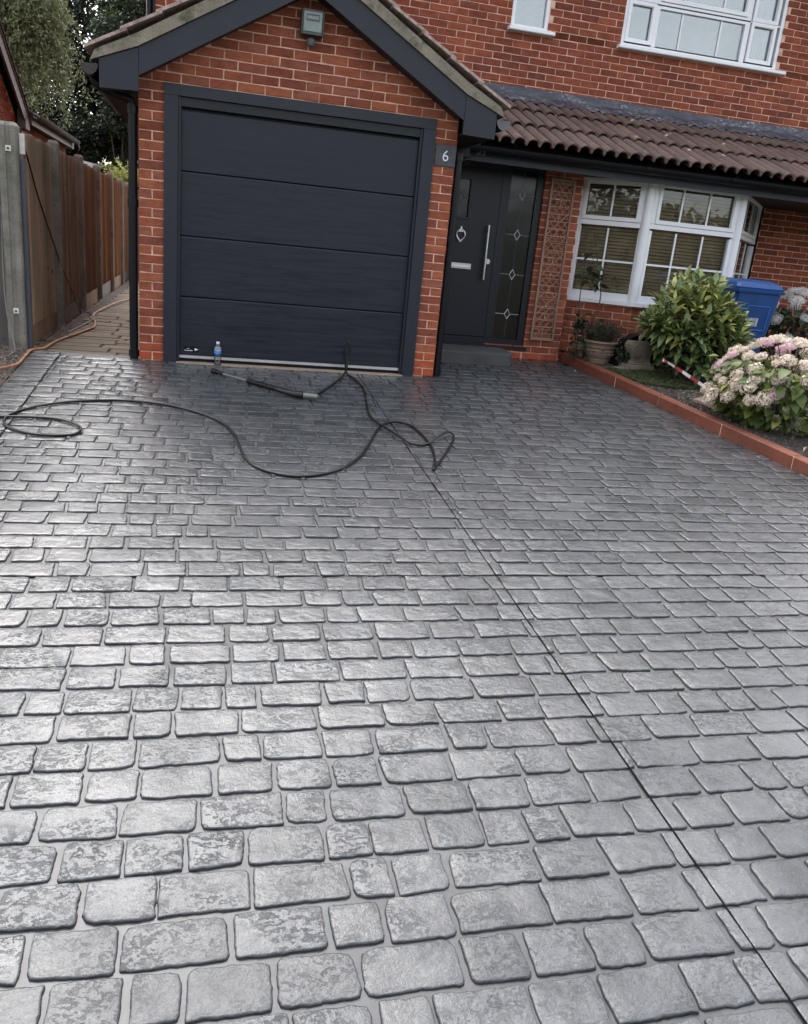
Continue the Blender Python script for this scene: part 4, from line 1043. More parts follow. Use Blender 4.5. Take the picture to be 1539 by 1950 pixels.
# ------------------------------------------------------------------ terracotta edging of the flower bed
ed = thing('bed_edging', 'row of terracotta red edging blocks between driveway and flower bed', 'edging', (4.7, -.5, 0))
cuts = [1.19, .08, -.66, -1.55, -2.38, -3.3, -4.2, -5.1, -6.0, -7.0, -8.0]
for a, c in zip(cuts[:-1], cuts[1:]):
    b = MB(); nseg = 8; y_a, y_b = a - .012, c + .0
    tw = random.uniform(-.004, .004)
    for i in range(nseg + 1):
        y = y_a + (y_b - y_a) * i / nseg; x = edge_x(y) + tw; z = gz(y); h = .098 + .004 * noise.noise((y * 3, 1, 0))
        for dx, dz in ((0, -.03), (0, h - .012), (.012, h), (.088, h), (.10, h - .012), (.10, -.03)): b.v.append((x + dx, y, z + dz))
    for i in range(nseg):
        for k in range(5): p = i * 6 + k; b.f.append((p, p + 1, p + 7, p + 6))
    b.f += [(5, 4, 3, 2, 1, 0), tuple(nseg * 6 + k for k in range(6))]; b.mi = [0] * len(b.f)
    b.build('edging_block', M['edging'], ed, 'auto')
    if c > -8: 
        j = MB().box(edge_x(c) + .003, edge_x(c) + .097, c - .011, c - .001, gz(c) - .03, gz(c) + .09); j.build('mortar_joint', M['mortar'], ed)

# ------------------------------------------------------------------ flower bed
fb = MB(); nx, ny = 60, 90
def bed_z(x, y): return .085 + gz(min(y, 2.0)) + .014 * noise.noise((x * 5, y * 5, 0)) + .010 * noise.noise((x * 19, y * 19, 2)) + .03 * max(0, x - 5.2) * .3
for j in range(ny + 1):
    y = -8.2 + 10.65 * j / ny
    for i in range(nx + 1):
        x0 = edge_x(y) + .08; x = x0 + (9.2 - x0) * (i / nx) ** 1.5; fb.v.append((x, y, bed_z(x, y)))
for j in range(ny):
    for i in range(nx): a = j * (nx + 1) + i; fb.f.append((a, a + 1, a + nx + 2, a + nx + 1)); fb.mi.append(0)
fbo = fb.build('flower_bed', M['soil'], smooth=True); tag(fbo, 'dark soil bed under the bay window', kind='structure')
# grit and bark chips
def chips(name, label, n, area_fn, sizes, mat, seed):
    rs = random.Random(seed); V, F = [], []
    for i in range(n):
        x, y, z = area_fn(rs); s = rs.uniform(*sizes); h = s * rs.uniform(.35, .7); k = len(V)
        a0 = rs.uniform(0, 6.28)
        for t in range(5):
            a = a0 + t * 1.257; r = s * rs.uniform(.7, 1.2); V.append((x + r * math.cos(a), y + r * math.sin(a), z - .004))
        for t in range(5):
            p = V[k + t]; V.append((x + (p[0] - x) * .6, y + (p[1] - y) * .6, z + h))
        for t in range(5): F.append((k + t, k + (t + 1) % 5, k + 5 + (t + 1) % 5, k + 5 + t))
        F.append(tuple(k + 5 + t for t in range(5)))
    me = bpy.data.meshes.new(name); me.from_pydata(V, [], F); me.materials.append(mat); o = link(name, me); tag(o, label, kind='stuff')
M['grit'] = leaf_material('grit', [(0.13, 0.115, 0.10), (0.21, 0.185, 0.16), (0.08, 0.065, 0.055), (0.30, 0.27, 0.24), (0.10, 0.08, 0.07)], 0.9, 0)
M['chip'] = leaf_material('chip', [(0.035, 0.028, 0.024), (0.06, 0.048, 0.04), (0.10, 0.08, 0.065), (0.025, 0.022, 0.02)], 0.9, 0)
def a1(rs):
    y = rs.uniform(-2.8, 1.1); x = edge_x(y) + .1 + abs(rs.gauss(0, .35)); return x, y, bed_z(x, y)
chips('bark_chips', 'bark chips and clods scattered over the flower bed', 3000, a1, (.006, .02), M['chip'], 5)
def a2(rs):
    y = rs.gauss(-.45, .22); x = 5.25 + rs.gauss(0, .22); x = max(x, edge_x(y) + .11); return x, y, bed_z(x, y)
chips('gravel', 'pale gravel beside the mossy patch in the flower bed', 1300, a2, (.004, .013), M['grit'], 6)
def a3(rs):
    y = rs.uniform(-1.8, .55); x = -.92 - abs(rs.gauss(0, .35)); return x, y, gz(min(y, .1)) - .012
chips('grit', 'reddish grit beside the left edge of the driveway', 1500, a3, (.004, .014), M['grit'], 7)

for nm, lb, pts, zt in (('stepping_stone', 'worn brownish paving slab in the bed behind the terracotta edging', [(5.03, -.80), (5.12, -1.06), (5.44, -.90), (5.33, -.62)], .02),
                    ('stone_strip', 'grey stone strip on the soil in front of the carved pedestal', [(4.84, .50), (4.86, .42), (5.40, .42), (5.42, .50)], .02)):
    b = MB(); n = len(pts); z0 = [bed_z(x, y) for x, y in pts]; zc = max(z0) + zt
    b.v = [(x, y, z - .05) for (x, y), z in zip(pts, z0)] + [(x, y, z + zt + .012) for (x, y), z in zip(pts, z0)]
    cx_, cy_ = sum(p[0] for p in pts) / n, sum(p[1] for p in pts) / n
    b.v += [(x + (cx_ - x) * .05, y + (cy_ - y) * .05, z + zt + .018) for (x, y), z in zip(pts, z0)]
    b.f = [(i, (i + 1) % n, (i + 1) % n + n, i + n) for i in range(n)] + [(i + n, (i + 1) % n + n, (i + 1) % n + 2 * n, i + 2 * n) for i in range(n)] + [tuple(range(2 * n, 3 * n))]; b.mi = [0] * len(b.f)
    tag(b.build(nm, M['cast_stone'] if nm == 'stone_strip' else plain('slab_brown', (0.24, 0.17, 0.14), .85, var=.25, scale=9, bumps=.3)), lb, 'paving slab')

# ------------------------------------------------------------------ foliage builders
def leaf_geo(ln, wd, fold=.25, curl=.15, seg=4):
    """a pointed leaf along +y with a folded midrib, tip curling down"""
    b = MB()
    for i in range(seg + 1):
        t = i / seg; w_ = wd / 2 * (math.sin(math.pi * min(1, t * .98 + .02) ** .8) if 0 < i < seg else .02); y = ln * t; z = -curl * ln * t * t
        b.v += [(-w_, y, z + w_ * fold), (0, y, z), (w_, y, z + w_ * fold)]
    for i in range(seg):
        a = i * 3; b.f += [(a, a + 1, a + 4, a + 3), (a + 1, a + 2, a + 5, a + 4)]
    b.mi = [0] * len(b.f); return b
def aim(d, roll, up=Vector((0, 0, 1))):
    """rotation whose +y runs along d and whose +z leans towards up"""
    d = d.normalized(); x = d.cross(up)
    if x.length < 1e-3: x = Vector((1, 0, 0))
    x.normalize(); z = x.cross(d); mt = Matrix((x, d, z)).transposed()
    return (mt.to_4x4() @ Matrix.Rotation(roll, 4, 'Y'))
def leaves(root, placed, meshes, name='leaf', limit=300, stuff='leaves', mat_idx=None, single_max=300):
    """placed: list of (pos, matrix, scale, mesh index); the ones that show largest become parts, the rest one part"""
    key = []
    for i, (p, mt, s, k) in enumerate(placed):
        q = to_px(p); key.append((q[2] / s if q else 99, i))
    key.sort(); singles = set(i for _, i in key[:single_max])
    groups = {}
    for i, (p, mt, s, k) in enumerate(placed):
        T = Matrix.Translation(p) @ mt @ Matrix.Scale(s, 4)
        if i in singles:
            o = bpy.data.objects.new(name, meshes[k]); COL.objects.link(o); o.parent = root
            o.matrix_parent_inverse = Matrix.Translation(root.location).inverted() if root.type == 'EMPTY' else Matrix.Identity(4)
            o.matrix_basis = T
        else:
            g = groups.setdefault(meshes[k].materials[0].name, ([], [], meshes[k].materials[0]))
            base = len(g[0])
            for v in meshes[k].vertices: g[0].append(tuple(T @ v.co))
            for pl in meshes[k].polygons: g[1].append([base + v for v in pl.vertices])
    for kname, (V, F, mt) in groups.items():
        me = bpy.data.meshes.new(stuff); me.from_pydata(V, [], F); me.materials.append(mt); me.polygons.foreach_set('use_smooth', [True] * len(F))
        o = link(stuff, me, root); o['kind'] = 'stuff'

# --- spotted laurel
lc = Vector((5.47, .10, .66)); ground_l = bed_z(lc.x, lc.y)
lau = thing('spotted_laurel', 'large bushy laurel with glossy leaves and yellow new growth before the window', 'shrub', (lc.x, lc.y, ground_l))
rs = random.Random(21); st = MB(); placed = []
lm = [leaf_geo(.125, .052, .25, c, 5).mesh('leaf', M['leaf_laurel'], True) for c in (.1, .25, .4)] + [leaf_geo(.115, .040, .3, c, 5).mesh('leaf', M['leaf_young'], True) for c in (.05, .15, .3)]
tips = []
for i in range(270):
    # shoot tips over the crown shell, denser on the camera side
    while True:
        v = Vector((rs.gauss(0, 1), rs.gauss(-.25, 1), rs.gauss(.15, .9))).normalized()
        if v.z > -.75: break
    rad = Vector((.50, .46, .50)); k = rs.uniform(.80, 1.06) if i < 205 else rs.uniform(.4, .8)
    k *= 1 + .14 * noise.noise((v.x * 2.2, v.y * 2.2, v.z * 2.2 + 4))
    p = lc + Vector((v.x * rad.x, v.y * rad.y, v.z * rad.z)) * k
    if p.x > lc.x and p.z > lc.z: p.z = lc.z + (p.z - lc.z) * (1 - .62 * min(1, (p.x - lc.x) / .5))
    if p.x < lc.x and p.z < lc.z: p.x = lc.x + (p.x - lc.x) * (1 - .62 * min(1, (lc.z - p.z) / .45))
    p.z = max(p.z, ground_l + .08)
    out = (p - Vector((lc.x, lc.y, ground_l + .25))).normalized()
    d = (out * .65 + Vector((0, 0, .55))).normalized(); young = p.z > lc.z - .02 + rs.uniform(-.16, .2)
    base = Vector((lc.x + rs.uniform(-.1, .1), lc.y + rs.uniform(-.08, .08), ground_l))
    if i % 3 == 0: st.tube(smooth_path([base, base.lerp(p, .45) + Vector((0, 0, .12)), p - d * .06], 4), .009, 5, .004)
    nl = rs.randint(8, 12)
    for j in range(nl):
        a = j * 2.4 + rs.uniform(-.3, .3); h = 1 - j / nl
        side = d.orthogonal().normalized(); side = Matrix.Rotation(a, 3, d) @ side
        ld = (d * (.95 * h + .05) + side * (1.15 - .55 * h) + Vector((0, 0, -.45 * (1 - h)))).normalized()
        pos = p - d * (.13 * (1 - h)) + side * .008
        yk = young and (j > nl * .35 or rs.random() < .45); kk = (3 + rs.randrange(3)) if yk else rs.randrange(3)
        placed.append((pos, aim(ld, rs.uniform(-.5, .5)), rs.uniform(.85, 1.4), kk))
st.build('stems', M['stem'], lau, True); leaves(lau, placed, lm)

# --- hydrangeas
def floret_head(r, mat, seed, n=95):
    rs = random.Random(seed); V, F = [], []
    for i in range(n):
        t = (i + .5) / n; ph = math.acos(1 - 1.5 * t); th = i * 2.39996
        v = Vector((math.sin(ph) * math.cos(th), math.sin(ph) * math.sin(th), math.cos(ph) * .82)); c = v * r * rs.uniform(.78, 1.12)
        nn = (v + Vector((rs.gauss(0, .3), rs.gauss(0, .3), rs.gauss(0, .3)))).normalized(); a0 = rs.uniform(0, 6.28); s = r * rs.uniform(.17, .25)
        e1 = nn.orthogonal().normalized(); e2 = nn.cross(e1)
        for q in range(4):
            a = a0 + q * math.pi / 2; d = e1 * math.cos(a) + e2 * math.sin(a); w = e1 * math.cos(a + 1.57) + e2 * math.sin(a + 1.57); k = len(V); lift = nn * s * rs.uniform(.0, .35)
            V += [tuple(c), tuple(c + d * s * .6 + w * s * .42 + lift * .5), tuple(c + d * s + lift), tuple(c + d * s * .6 - w * s * .42 + lift * .5)]; F.append((k, k + 1, k + 2, k + 3))
    return fast_mesh('flower_head', V, F, mat)
def hydrangea(name, label, base, rad, height, heads, hr, mats, leafmats, seed, nleaf, head_filter=None):
    rs = random.Random(seed); root = thing(name, label, 'hydrangea', base); b0 = Vector(base)
    hm = [[floret_head(1, mm, seed + i + 10 * j, 95 if hr > .045 else 60) for i in range(3)] for j, mm in enumerate(mats)]
    st = MB(); used = []
    for (v, mi, s) in heads:
        p = b0 + Vector(v); out = Vector((v[0], v[1], .25 + v[2] * .8)).normalized()
        st.tube(smooth_path([b0 + Vector((v[0] * .12, v[1] * .12, .0)), b0 + Vector((v[0] * .5, v[1] * .5, v[2] * .7)), p], 4), .006, 5, .003)
        o = bpy.data.objects.new('flower_head', rs.choice(hm[mi])); COL.objects.link(o); attach(o, root)
        z = out; x = z.orthogonal().normalized(); y = z.cross(x); rm = Matrix((x, y, z)).transposed().to_4x4()
        o.matrix_basis = Matrix.Translation(p) @ rm @ Matrix.Rotation(rs.uniform(0, 6.28), 4, 'Z') @ Matrix.Diagonal((hr * s, hr * s, hr * s * rs.uniform(.55, .9), 1))
    st.build('stems', M['stem'], root, True)
    lms = []
    for mm in leafmats: lms += [leaf_geo(.13, .085, .2, c, 5).mesh('leaf', M[mm], True) for c in (.15, .35)]
    pl = []
    for i in range(nleaf):
        while True:
            v = Vector((rs.gauss(0, 1), rs.gauss(-.2, 1), rs.uniform(-.5, 1))).normalized()
            break
        k = rs.uniform(.62, .98); t = abs(rs.gauss(0, .45))
        z = max(.03, height * (rs.uniform(.04, .88)) * 1.0); spread = math.sin(min(1, .35 + z / height * .75) * 1.75)
        p = b0 + Vector((v.x * rad * k * spread / max(.25, math.hypot(v.x, v.y)) , v.y * rad * k * spread / max(.25, math.hypot(v.x, v.y)), z))
        out = Vector((v.x, v.y, 0)).normalized(); ld = (out + Vector((rs.gauss(0, .35), rs.gauss(0, .35), rs.uniform(-.75, .25)))).normalized()
        kk = rs.randrange(len(lms)) if rs.random() < .22 else rs.randrange(2)
        pl.append((p, aim(ld, rs.uniform(-.6, .6)), rs.uniform(.6, 1.15), kk))
    leaves(root, pl, lms, single_max=260)
    return root
# pink one in front: heads crowd the top and the left flank
rs = random.Random(5); hb = (5.50, -1.42, bed_z(5.50, -1.42) - .01); heads = []
i = 0
while len(heads) < 80 and i < 4000:
    i += 1
    v = Vector((rs.gauss(0, 1), rs.gauss(-.15, 1), rs.uniform(-.15, 1.2))).normalized()
    p = Vector((v.x * .66, v.y * .60, .22 + v.z * .52))
    if p.z < .40 and not (p.x < -.40 and p.z > .22) and rs.random() > .04: continue
    if any((p - Vector(q[0])).length < .088 for q in heads): continue
    mi = 1 if rs.random() < .13 else 0
    heads.append((tuple(p), mi, rs.choice((.7, .9, 1.0, 1.15, 1.35)) * rs.uniform(.9, 1.1)))
hydrangea('pink_hydrangea', 'big mophead hydrangea with faded cream and pink flower heads behind the edging', hb, .62, .62, heads, .057, [M['petal_faded'], M['petal_pink']], ['leaf_hydrangea', 'leaf_yellowing'], 31, 980)
rs = random.Random(9); hb = (7.55, 1.20, bed_z(7.5, 1.2)); heads = []; i = 0
while len(heads) < 20 and i < 3000:
    i += 1
    v = Vector((rs.gauss(0, 1), rs.gauss(-.3, 1), rs.uniform(.35, 1.2))).normalized(); p = Vector((v.x * .58, v.y * .45, .45 + v.z * .46))
    if any((p - Vector(q[0])).length < .12 for q in heads): continue
    heads.append((tuple(p), 0, rs.uniform(.9, 1.2)))
heads += [((-.42, -.42, .36), 0, .9), ((-.62, -.15, .80), 0, .8), ((-.55, -.2, .72), 0, .9)]
hydrangea('white_hydrangea', 'hydrangea with white flower heads beside the blue bin against the brick wall', hb, .55, .80, heads, .075, [M['petal_white']], ['leaf_mid', 'leaf_dark'], 41, 650)

# --- blue wheeled bin
bc = Vector((6.22, .50)); bz = bed_z(6.2, .5); ang = R(-2)
binr = thing('wheeled_bin', 'blue plastic wheelie bin standing behind the laurel', 'bin', (bc.x, bc.y, bz))
def bx_(u, v, z): return (bc.x + u * math.cos(ang) - v * math.sin(ang), bc.y + u * math.sin(ang) + v * math.cos(ang), bz + z * .955)
def taper(rects, mat, name, closed=(True, True), parent=binr, ch=.03):
    b = MB()
    for (u0, u1, v0, v1, z) in rects:
        b.v += [bx_(*q, z) for q in ((u0 + ch, v0), (u1 - ch, v0), (u1, v0 + ch), (u1, v1 - ch), (u1 - ch, v1), (u0 + ch, v1), (u0, v1 - ch), (u0, v0 + ch))]
    for r in range(len(rects) - 1):
        for i in range(8): b.f.append((r * 8 + i, r * 8 + (i + 1) % 8, (r + 1) * 8 + (i + 1) % 8, (r + 1) * 8 + i))
    b.f += [tuple(range(7, -1, -1)), tuple(range(len(b.v) - 8, len(b.v)))]; b.mi = [0] * len(b.f)
    return b.build(name, M[mat], parent, 'auto')
taper([(-.185, .185, -.20, .24, .06), (-.21, .21, -.235, .265, .3), (-.265, .265, -.315, .32, .90), (-.27, .27, -.32, .325, .955)], 'blue_bin', 'body')
taper([(-.295, .295, -.345, .345, .958), (-.30, .30, -.35, .35, .985), (-.285, .285, -.335, .34, .99), (-.29, .29, -.34, .345, 1.012), (-.275, .275, -.325, .335, 1.018), (-.262, .262, -.305, .325, 1.050), (-.20, .20, -.22, .26, 1.085), (-.10, .10, -.12, .16, 1.095)], 'blue_bin', 'lid')
b = MB(); b.tube([bx_(-.22, .40, .99), bx_(.22, .40, .99)], .016, 10); b.tube([bx_(-.2, .33, .975), bx_(-.2, .40, .99)], .014, 8); b.tube([bx_(.2, .33, .975), bx_(.2, .40, .99)], .014, 8); b.build('handle', M['blue_bin'], binr, 'auto')
for s in (-1, 1):
    b = MB(); c0, c1 = Vector(bx_(s * .23, .27, .10)), Vector(bx_(s * .28, .27, .10)); b.tube([c0, c1], .10, 18); b.build('wheel', M['black_plastic'], binr, 'auto')
b = MB()
def face(u, z, off=.004): t = (z - .3) / .6; return bx_(u, -.25 - .065 * t - off, z)
fl_ = [(-.03, .10, .66, .78)]
b.v += [face(-.06, .60), face(.06, .60), face(.06, .69), face(-.06, .69)]; b.f.append((0, 1, 2, 3)); b.mi = [0]; sk = b.build('sticker', M['sticker'], binr)
b = MB()
for u in (-.035, -.005, .028): k = len(b.v); b.v += [face(u - .004, .60, .006), face(u + .004, .60, .006), face(u + .004, .69, .006), face(u - .004, .69, .006)]; b.f.append((k, k + 1, k + 2, k + 3)); b.mi.append(0)
b.build('print', M['blue_bin'], sk)
b = MB()
q = [face(-.10, .56, .006), face(.16, .56, .006), face(.16, .82, .006), face(-.10, .82, .006)]
for i in range(4): b.tube([q[i], q[(i + 1) % 4]], .003, 5)
b.build('moulded_frame', M['bottle_blue'], binr)

# --- terracotta-look pot with lavender
pc = (4.80, .80); pz = bed_z(*pc)
pot = thing('plant_pot', 'ringed stone-coloured round pot beside the brick pier', 'plant pot', (pc[0], pc[1], pz))
b = MB(); pr = [(.118, 0), (.122, .02), (.128, .04), (.124, .05), (.135, .06), (.150, .10), (.158, .125), (.165, .13), (.165, .142), (.160, .148), (.166, .165), (.173, .17), (.173, .183), (.167, .188), (.172, .205), (.187, .215), (.192, .225), (.186, .238), (.172, .24), (.165, .22)]
b.lathe([(r, pz + z) for r, z in pr], pc[0], pc[1], 32, False); b.build('pot_body', M['terracotta'], pot, 'auto')
b = MB(); b.lathe([(.168, pz + .212), (.01, pz + .222)], pc[0], pc[1], 24, True, False); b.build('potting_soil', M['soil'], pot)
rs = random.Random(8)
for k in range(9):
    a = -2.6 + k * .32; bb = MB(); x, y = pc[0] + .151 * math.cos(a), pc[1] + .151 * math.sin(a)
    bb.obox((x - .012, y - .006, pz + .095), (.024, 0, 0), (0, .012, 0), (.004, 0, .022)); bb.build('relief_motif', M['terracotta'], pot)
def twiggy(name, label, cat, c, z0, rad, hgt, n, mat, seed, lw=(.018, .006), stems=True, lean=.5, per=14, stem_mat='stem'):
    rs = random.Random(seed); root = thing(name, label, cat, (c[0], c[1], z0)); st = MB(); C, Dd, Nn, Ls, Ws = [], [], [], [], []
    for i in range(n):
        a = rs.uniform(0, 6.28); r = rad * math.sqrt(rs.random()); h = hgt * rs.uniform(.55, 1.05) * (1 - .35 * (r / rad) ** 2)
        p0 = Vector((c[0] + .3 * r * math.cos(a), c[1] + .3 * r * math.sin(a), z0)); p1 = Vector((c[0] + r * math.cos(a), c[1] + r * math.sin(a), z0 + h)); mid = p0.lerp(p1, .5) + Vector((0, 0, h * .12))
        pts = smooth_path([p0, mid, p1], 4)
        if stems: st.tube(pts, .0028, 4, .0012, False)
        for j in range(per):
            t = rs.uniform(.25, 1); q = pts[min(len(pts) - 1, int(t * (len(pts) - 1)))]; d = Vector((rs.gauss(0, 1), rs.gauss(0, 1), rs.gauss(.5, .7))).normalized()
            C.append(q + d * lw[0] * .5); Dd.append(d); Nn.append(d.orthogonal()); Ls.append(rs.uniform(.7, 1.4) * lw[0]); Ws.append(rs.uniform(.7, 1.3) * lw[1])
    V, F = leaf_quads(np.array(C), np.array(Dd), unit(np.array(Nn)), np.array(Ls), np.array(Ws))
    me = fast_mesh('foliage', V, F, M[mat]); o = link('foliage', me, root); o['kind'] = 'stuff'
    if stems: st.build('stems', M[stem_mat], root, True)
    return root
twiggy('lavender', 'grey green wispy lavender growing in the ringed pot', 'lavender', pc, pz + .222, .23, .27, 130, 'leaf_herb', 2, (.03, .006))
twiggy('variegated_shrub', 'low shrub with small yellow variegated leaves behind the black arch', 'shrub', (5.12, .74), bed_z(5.12, .74), .22, .36, 110, 'leaf_variegated', 3, (.024, .014))
twiggy('red_leaved_plant', 'thin dark red leaved plant below the window sill behind the pot', 'plant', (4.98, 1.0), bed_z(4.98, 1.0), .17, .50, 30, 'leaf_red', 4, (.03, .016), True, .5, 9)
twiggy('small_green_plant', 'small dark green leafy plant between pot and carved pedestal', 'plant', (5.02, .55), bed_z(5.02, .55), .17, .24, 110, 'leaf_mid', 6, (.028, .02))
twiggy('wall_weed', 'small green weed sprouting against the brick wall behind the bin', 'plant', (7.72, 2.38), .75, .06, .62, 9, 'leaf_mid', 14, (.03, .02), True, .3, 22)

# --- climbing plant by the pier
cp = thing('climbing_rose', 'bare stemmed climber with few green leaves at the corner of pier and window', 'climbing plant', (4.62, .92, bed_z(4.62, .92)))
b = MB(); z0 = bed_z(4.62, .92)
stems = [[(4.62, .95, z0), (4.60, 1.02, .5), (4.585, 1.05, .85), (4.60, 1.08, 1.1), (4.59, 1.08, 1.28)], [(4.66, .92, z0), (4.70, .95, .45), (4.78, .95, .75), (4.765, .95, .95), (4.70, .96, 1.12), (4.68, .97, 1.25), (4.66, 1.0, 1.38), (4.60, 1.0, 1.50)], [(4.64, .90, z0), (4.62, .90, .35), (4.68, .92, .52)], [(4.60, .93, z0), (4.57, .98, .4), (4.55, 1.0, .6)]]
for s in stems: b.tube(smooth_path(s, 6), .0075, 6, .004)
b.build('stems', M['stem'], cp, True)
rs = random.Random(17); pl = []; lmx = [leaf_geo(.10, .075, .2, c, 4).mesh('leaf', M['leaf_mid'], True) for c in (.1, .4)]
for (x, y, z, n, r) in ((4.64, .98, 1.08, 20, .06), (4.74, .95, 1.0, 11, .05), (4.60, 1.02, 1.27, 5, .03), (4.63, .93, .52, 20, .07), (4.72, .90, .42, 26, .09), (4.66, .86, .30, 40, .12), (4.62, .95, .64, 10, .05)):
    for k in range(n):
        p = Vector((x + rs.gauss(0, r), y + rs.gauss(0, r * .6), z + rs.gauss(0, r))); d = Vector((rs.gauss(0, 1), rs.gauss(-.4, .7), rs.uniform(-1, .3)))
        pl.append((p, aim(d, rs.uniform(-1, 1)), rs.uniform(.6, 1.1), rs.randrange(2)))
leaves(cp, pl, lmx)

# --- black arch and carved pedestal
ac = (5.17, .62); az0 = bed_z(*ac)
b = MB(); seg = 16
outer = [(ac[0] + .25 * math.cos(math.pi * k / seg), az0 + .37 * math.sin(math.pi * k / seg) ** .75) for k in range(seg + 1)]; innr = [(ac[0] + .238 * math.cos(math.pi * k / seg), az0 + .357 * math.sin(math.pi * k / seg) ** .75) for k in range(seg, -1, -1)]
b.prism_y(outer + innr, .575, .72); b.prism_y(outer, .721, .735)
tag(b.build('plastic_tub', M['black_plastic'], None, 'auto'), 'black plastic tub lying on its side behind the carved pedestal', 'tub')
uc = (5.10, .47); uz = bed_z(*uc) + .01
ur = thing('carved_pedestal', 'weathered cast stone pedestal carved with scrolls on a square base', 'pedestal', (uc[0], uc[1], uz))
b = MB(); b.chamfer(uc[0] - .165, uc[0] + .165, uc[1] - .10, uc[1] + .10, uz, uz + .062, .012); b.build('plinth', M['cast_stone'], ur)
b = MB(); secs = [(.120, .075, .062), (.124, .078, .075), (.112, .068, .095), (.106, .062, .13), (.118, .072, .18), (.136, .082, .23), (.140, .085, .265), (.128, .078, .29), (.118, .070, .305)]
for hw, hd, z in secs: b.v += [(uc[0] - hw, uc[1] - hd, uz + z), (uc[0] + hw, uc[1] - hd, uz + z), (uc[0] + hw, uc[1] + hd, uz + z), (uc[0] - hw, uc[1] + hd, uz + z)]
for r in range(len(secs) - 1):
    for i in range(4): b.f.append((r * 4 + i, r * 4 + (i + 1) % 4, (r + 1) * 4 + (i + 1) % 4, (r + 1) * 4 + i))
b.f.append(tuple(range(len(b.v) - 4, len(b.v)))); b.mi = [0] * len(b.f); b.build('column', M['cast_stone'], ur)
def spiral(cx_, cz_, r, turns, flip, y): return [(cx_ + flip * r * (1 - t) * math.cos(turns * 2 * math.pi * t + 1.2), y, cz_ + r * (1 - t) * math.sin(turns * 2 * math.pi * t + 1.2)) for t in np.linspace(0, .92, 30)]
for f_, x in ((1, -.068), (-1, .068)):
    b = MB(); b.tube(spiral(uc[0] + x, uz + .225, .058, 2.2, f_, uc[1] - .082), .0075, 6, .004); b.tube(spiral(uc[0] + x * .8, uz + .12, .034, 1.6, -f_, uc[1] - .068), .006, 6, .003); b.build('scroll', M['cast_stone'], ur, True)
b = MB()
for k in range(5):
    x = -.05 + .025 * k; b.tube(smooth_path([(uc[0] + x * .7, uc[1] - .070, uz + .085), (uc[0] + x * 1.5, uc[1] - .074, uz + .15), (uc[0] + x * .5, uc[1] - .082, uz + .20), (uc[0] + x, uc[1] - .084, uz + .275)], 4), .006, 6)
b.build('acanthus', M['cast_stone'], ur, True)

# --- moss / thyme mat
rs = np.random.default_rng(5); n = 26000
ang_ = rs.uniform(0, 6.28, n); rr = np.sqrt(rs.random(n)); X = 5.05 + rr * .50 * np.cos(ang_) + .05; Y = .12 + rr * .42 * np.sin(ang_) - .18 * (X - 5.05) ; keep = X > edge_x(0) - .1195 * Y + .10 + .03
X, Y = X[keep], Y[keep]; n = len(X)
Z = np.array([bed_z(x, y) for x, y in zip(X, Y)]) + .004 + .035 * (1 - np.minimum(1, ((X - 5.1) / .5) ** 2)) * rs.random(n)
D_v = unit(np.stack([rs.normal(0, 1, n), rs.normal(0, 1, n), rs.uniform(0, 1.2, n)], 1)); Nv = unit(np.stack([rs.normal(0, .5, n), rs.normal(0, .5, n), np.ones(n)], 1))
V, F = leaf_quads(np.stack([X, Y, Z], 1), D_v, Nv, rs.uniform(.010, .024, n), rs.uniform(.005, .011, n))
tag(link('moss_mat', fast_mesh('moss_mat', V, F, M['leaf_moss'])), 'low green mossy mat behind the terracotta edging', kind='stuff')

# --- barrier tape
def tape(name, label, pts, w, n):
    b = MB(); P_ = smooth_path(pts, n); L_ = 0; half = Vector((.25, .3, 1)).normalized() * w / 2
    for i, p in enumerate(P_):
        tw = Matrix.Rotation(.5 * math.sin(i * .35), 3, 'X') @ half; b.v += [tuple(p - tw), tuple(p + tw)]
    for i in range(len(P_) - 1):
        b.f.append((2 * i, 2 * i + 2, 2 * i + 3, 2 * i + 1)); b.mi.append(int(i / 3) % 2)
    return tag(b.build(name, [M['tape_white'], M['tape_red']], None), label, 'barrier tape')
tape('barrier_tape', 'red and white striped barrier tape trailing from laurel to hydrangea', [(5.16, .05, .35), (5.084, -.05, .321), (5.12, -.1, .299), (5.243, -.2, .227), (5.366, -.32, .148), (5.48, -.42, .077)], .032, 6)
tape('tape_scrap', 'torn end of red and white tape on the soil beside the edging', [(5.10, -2.30, -.045), (5.18, -2.26, -.035), (5.27, -2.25, -.04), (5.36, -2.24, -.045)], .03, 5)
# ------------------------------------------------------------------ left side: post, fence, old panel
def conc_post(mb, x, y, z0, z1, w=.10, d=.12, c=.012):
    pr = [(x - w / 2 + c, y - d / 2), (x - .02, y - d / 2), (x - .018, y - d / 2 + .012), (x + .018, y - d / 2 + .012), (x + .02, y - d / 2), (x + w / 2 - c, y - d / 2), (x + w / 2, y - d / 2 + c), (x + w / 2, y + d / 2), (x - w / 2, y + d / 2), (x - w / 2, y - d / 2 + c)]
    n = len(pr); k = len(mb.v); cx_, cy_ = x, y
    for z, s in ((z0, 1), (z1 - .03, 1), (z1, .72)): mb.v += [(cx_ + (px - cx_) * s, cy_ + (py - cy_) * s, z) for px, py in pr]
    for r in range(2):
        for i in range(n): mb.f.append((k + r * n + i, k + r * n + (i + 1) % n, k + (r + 1) * n + (i + 1) % n, k + (r + 1) * n + i))
    mb.f.append(tuple(k + 2 * n + i for i in range(n))); mb.mi += [0] * (2 * n + 1); return mb
gp = thing('concrete_post', 'tall grey concrete gatepost with two square bolts at the drive corner', 'post', (-1.045, .30, 0))
conc_post(MB(), -1.045, .32, -.08, 1.835, .145, .15).build('shaft', M['post_concrete'], gp)
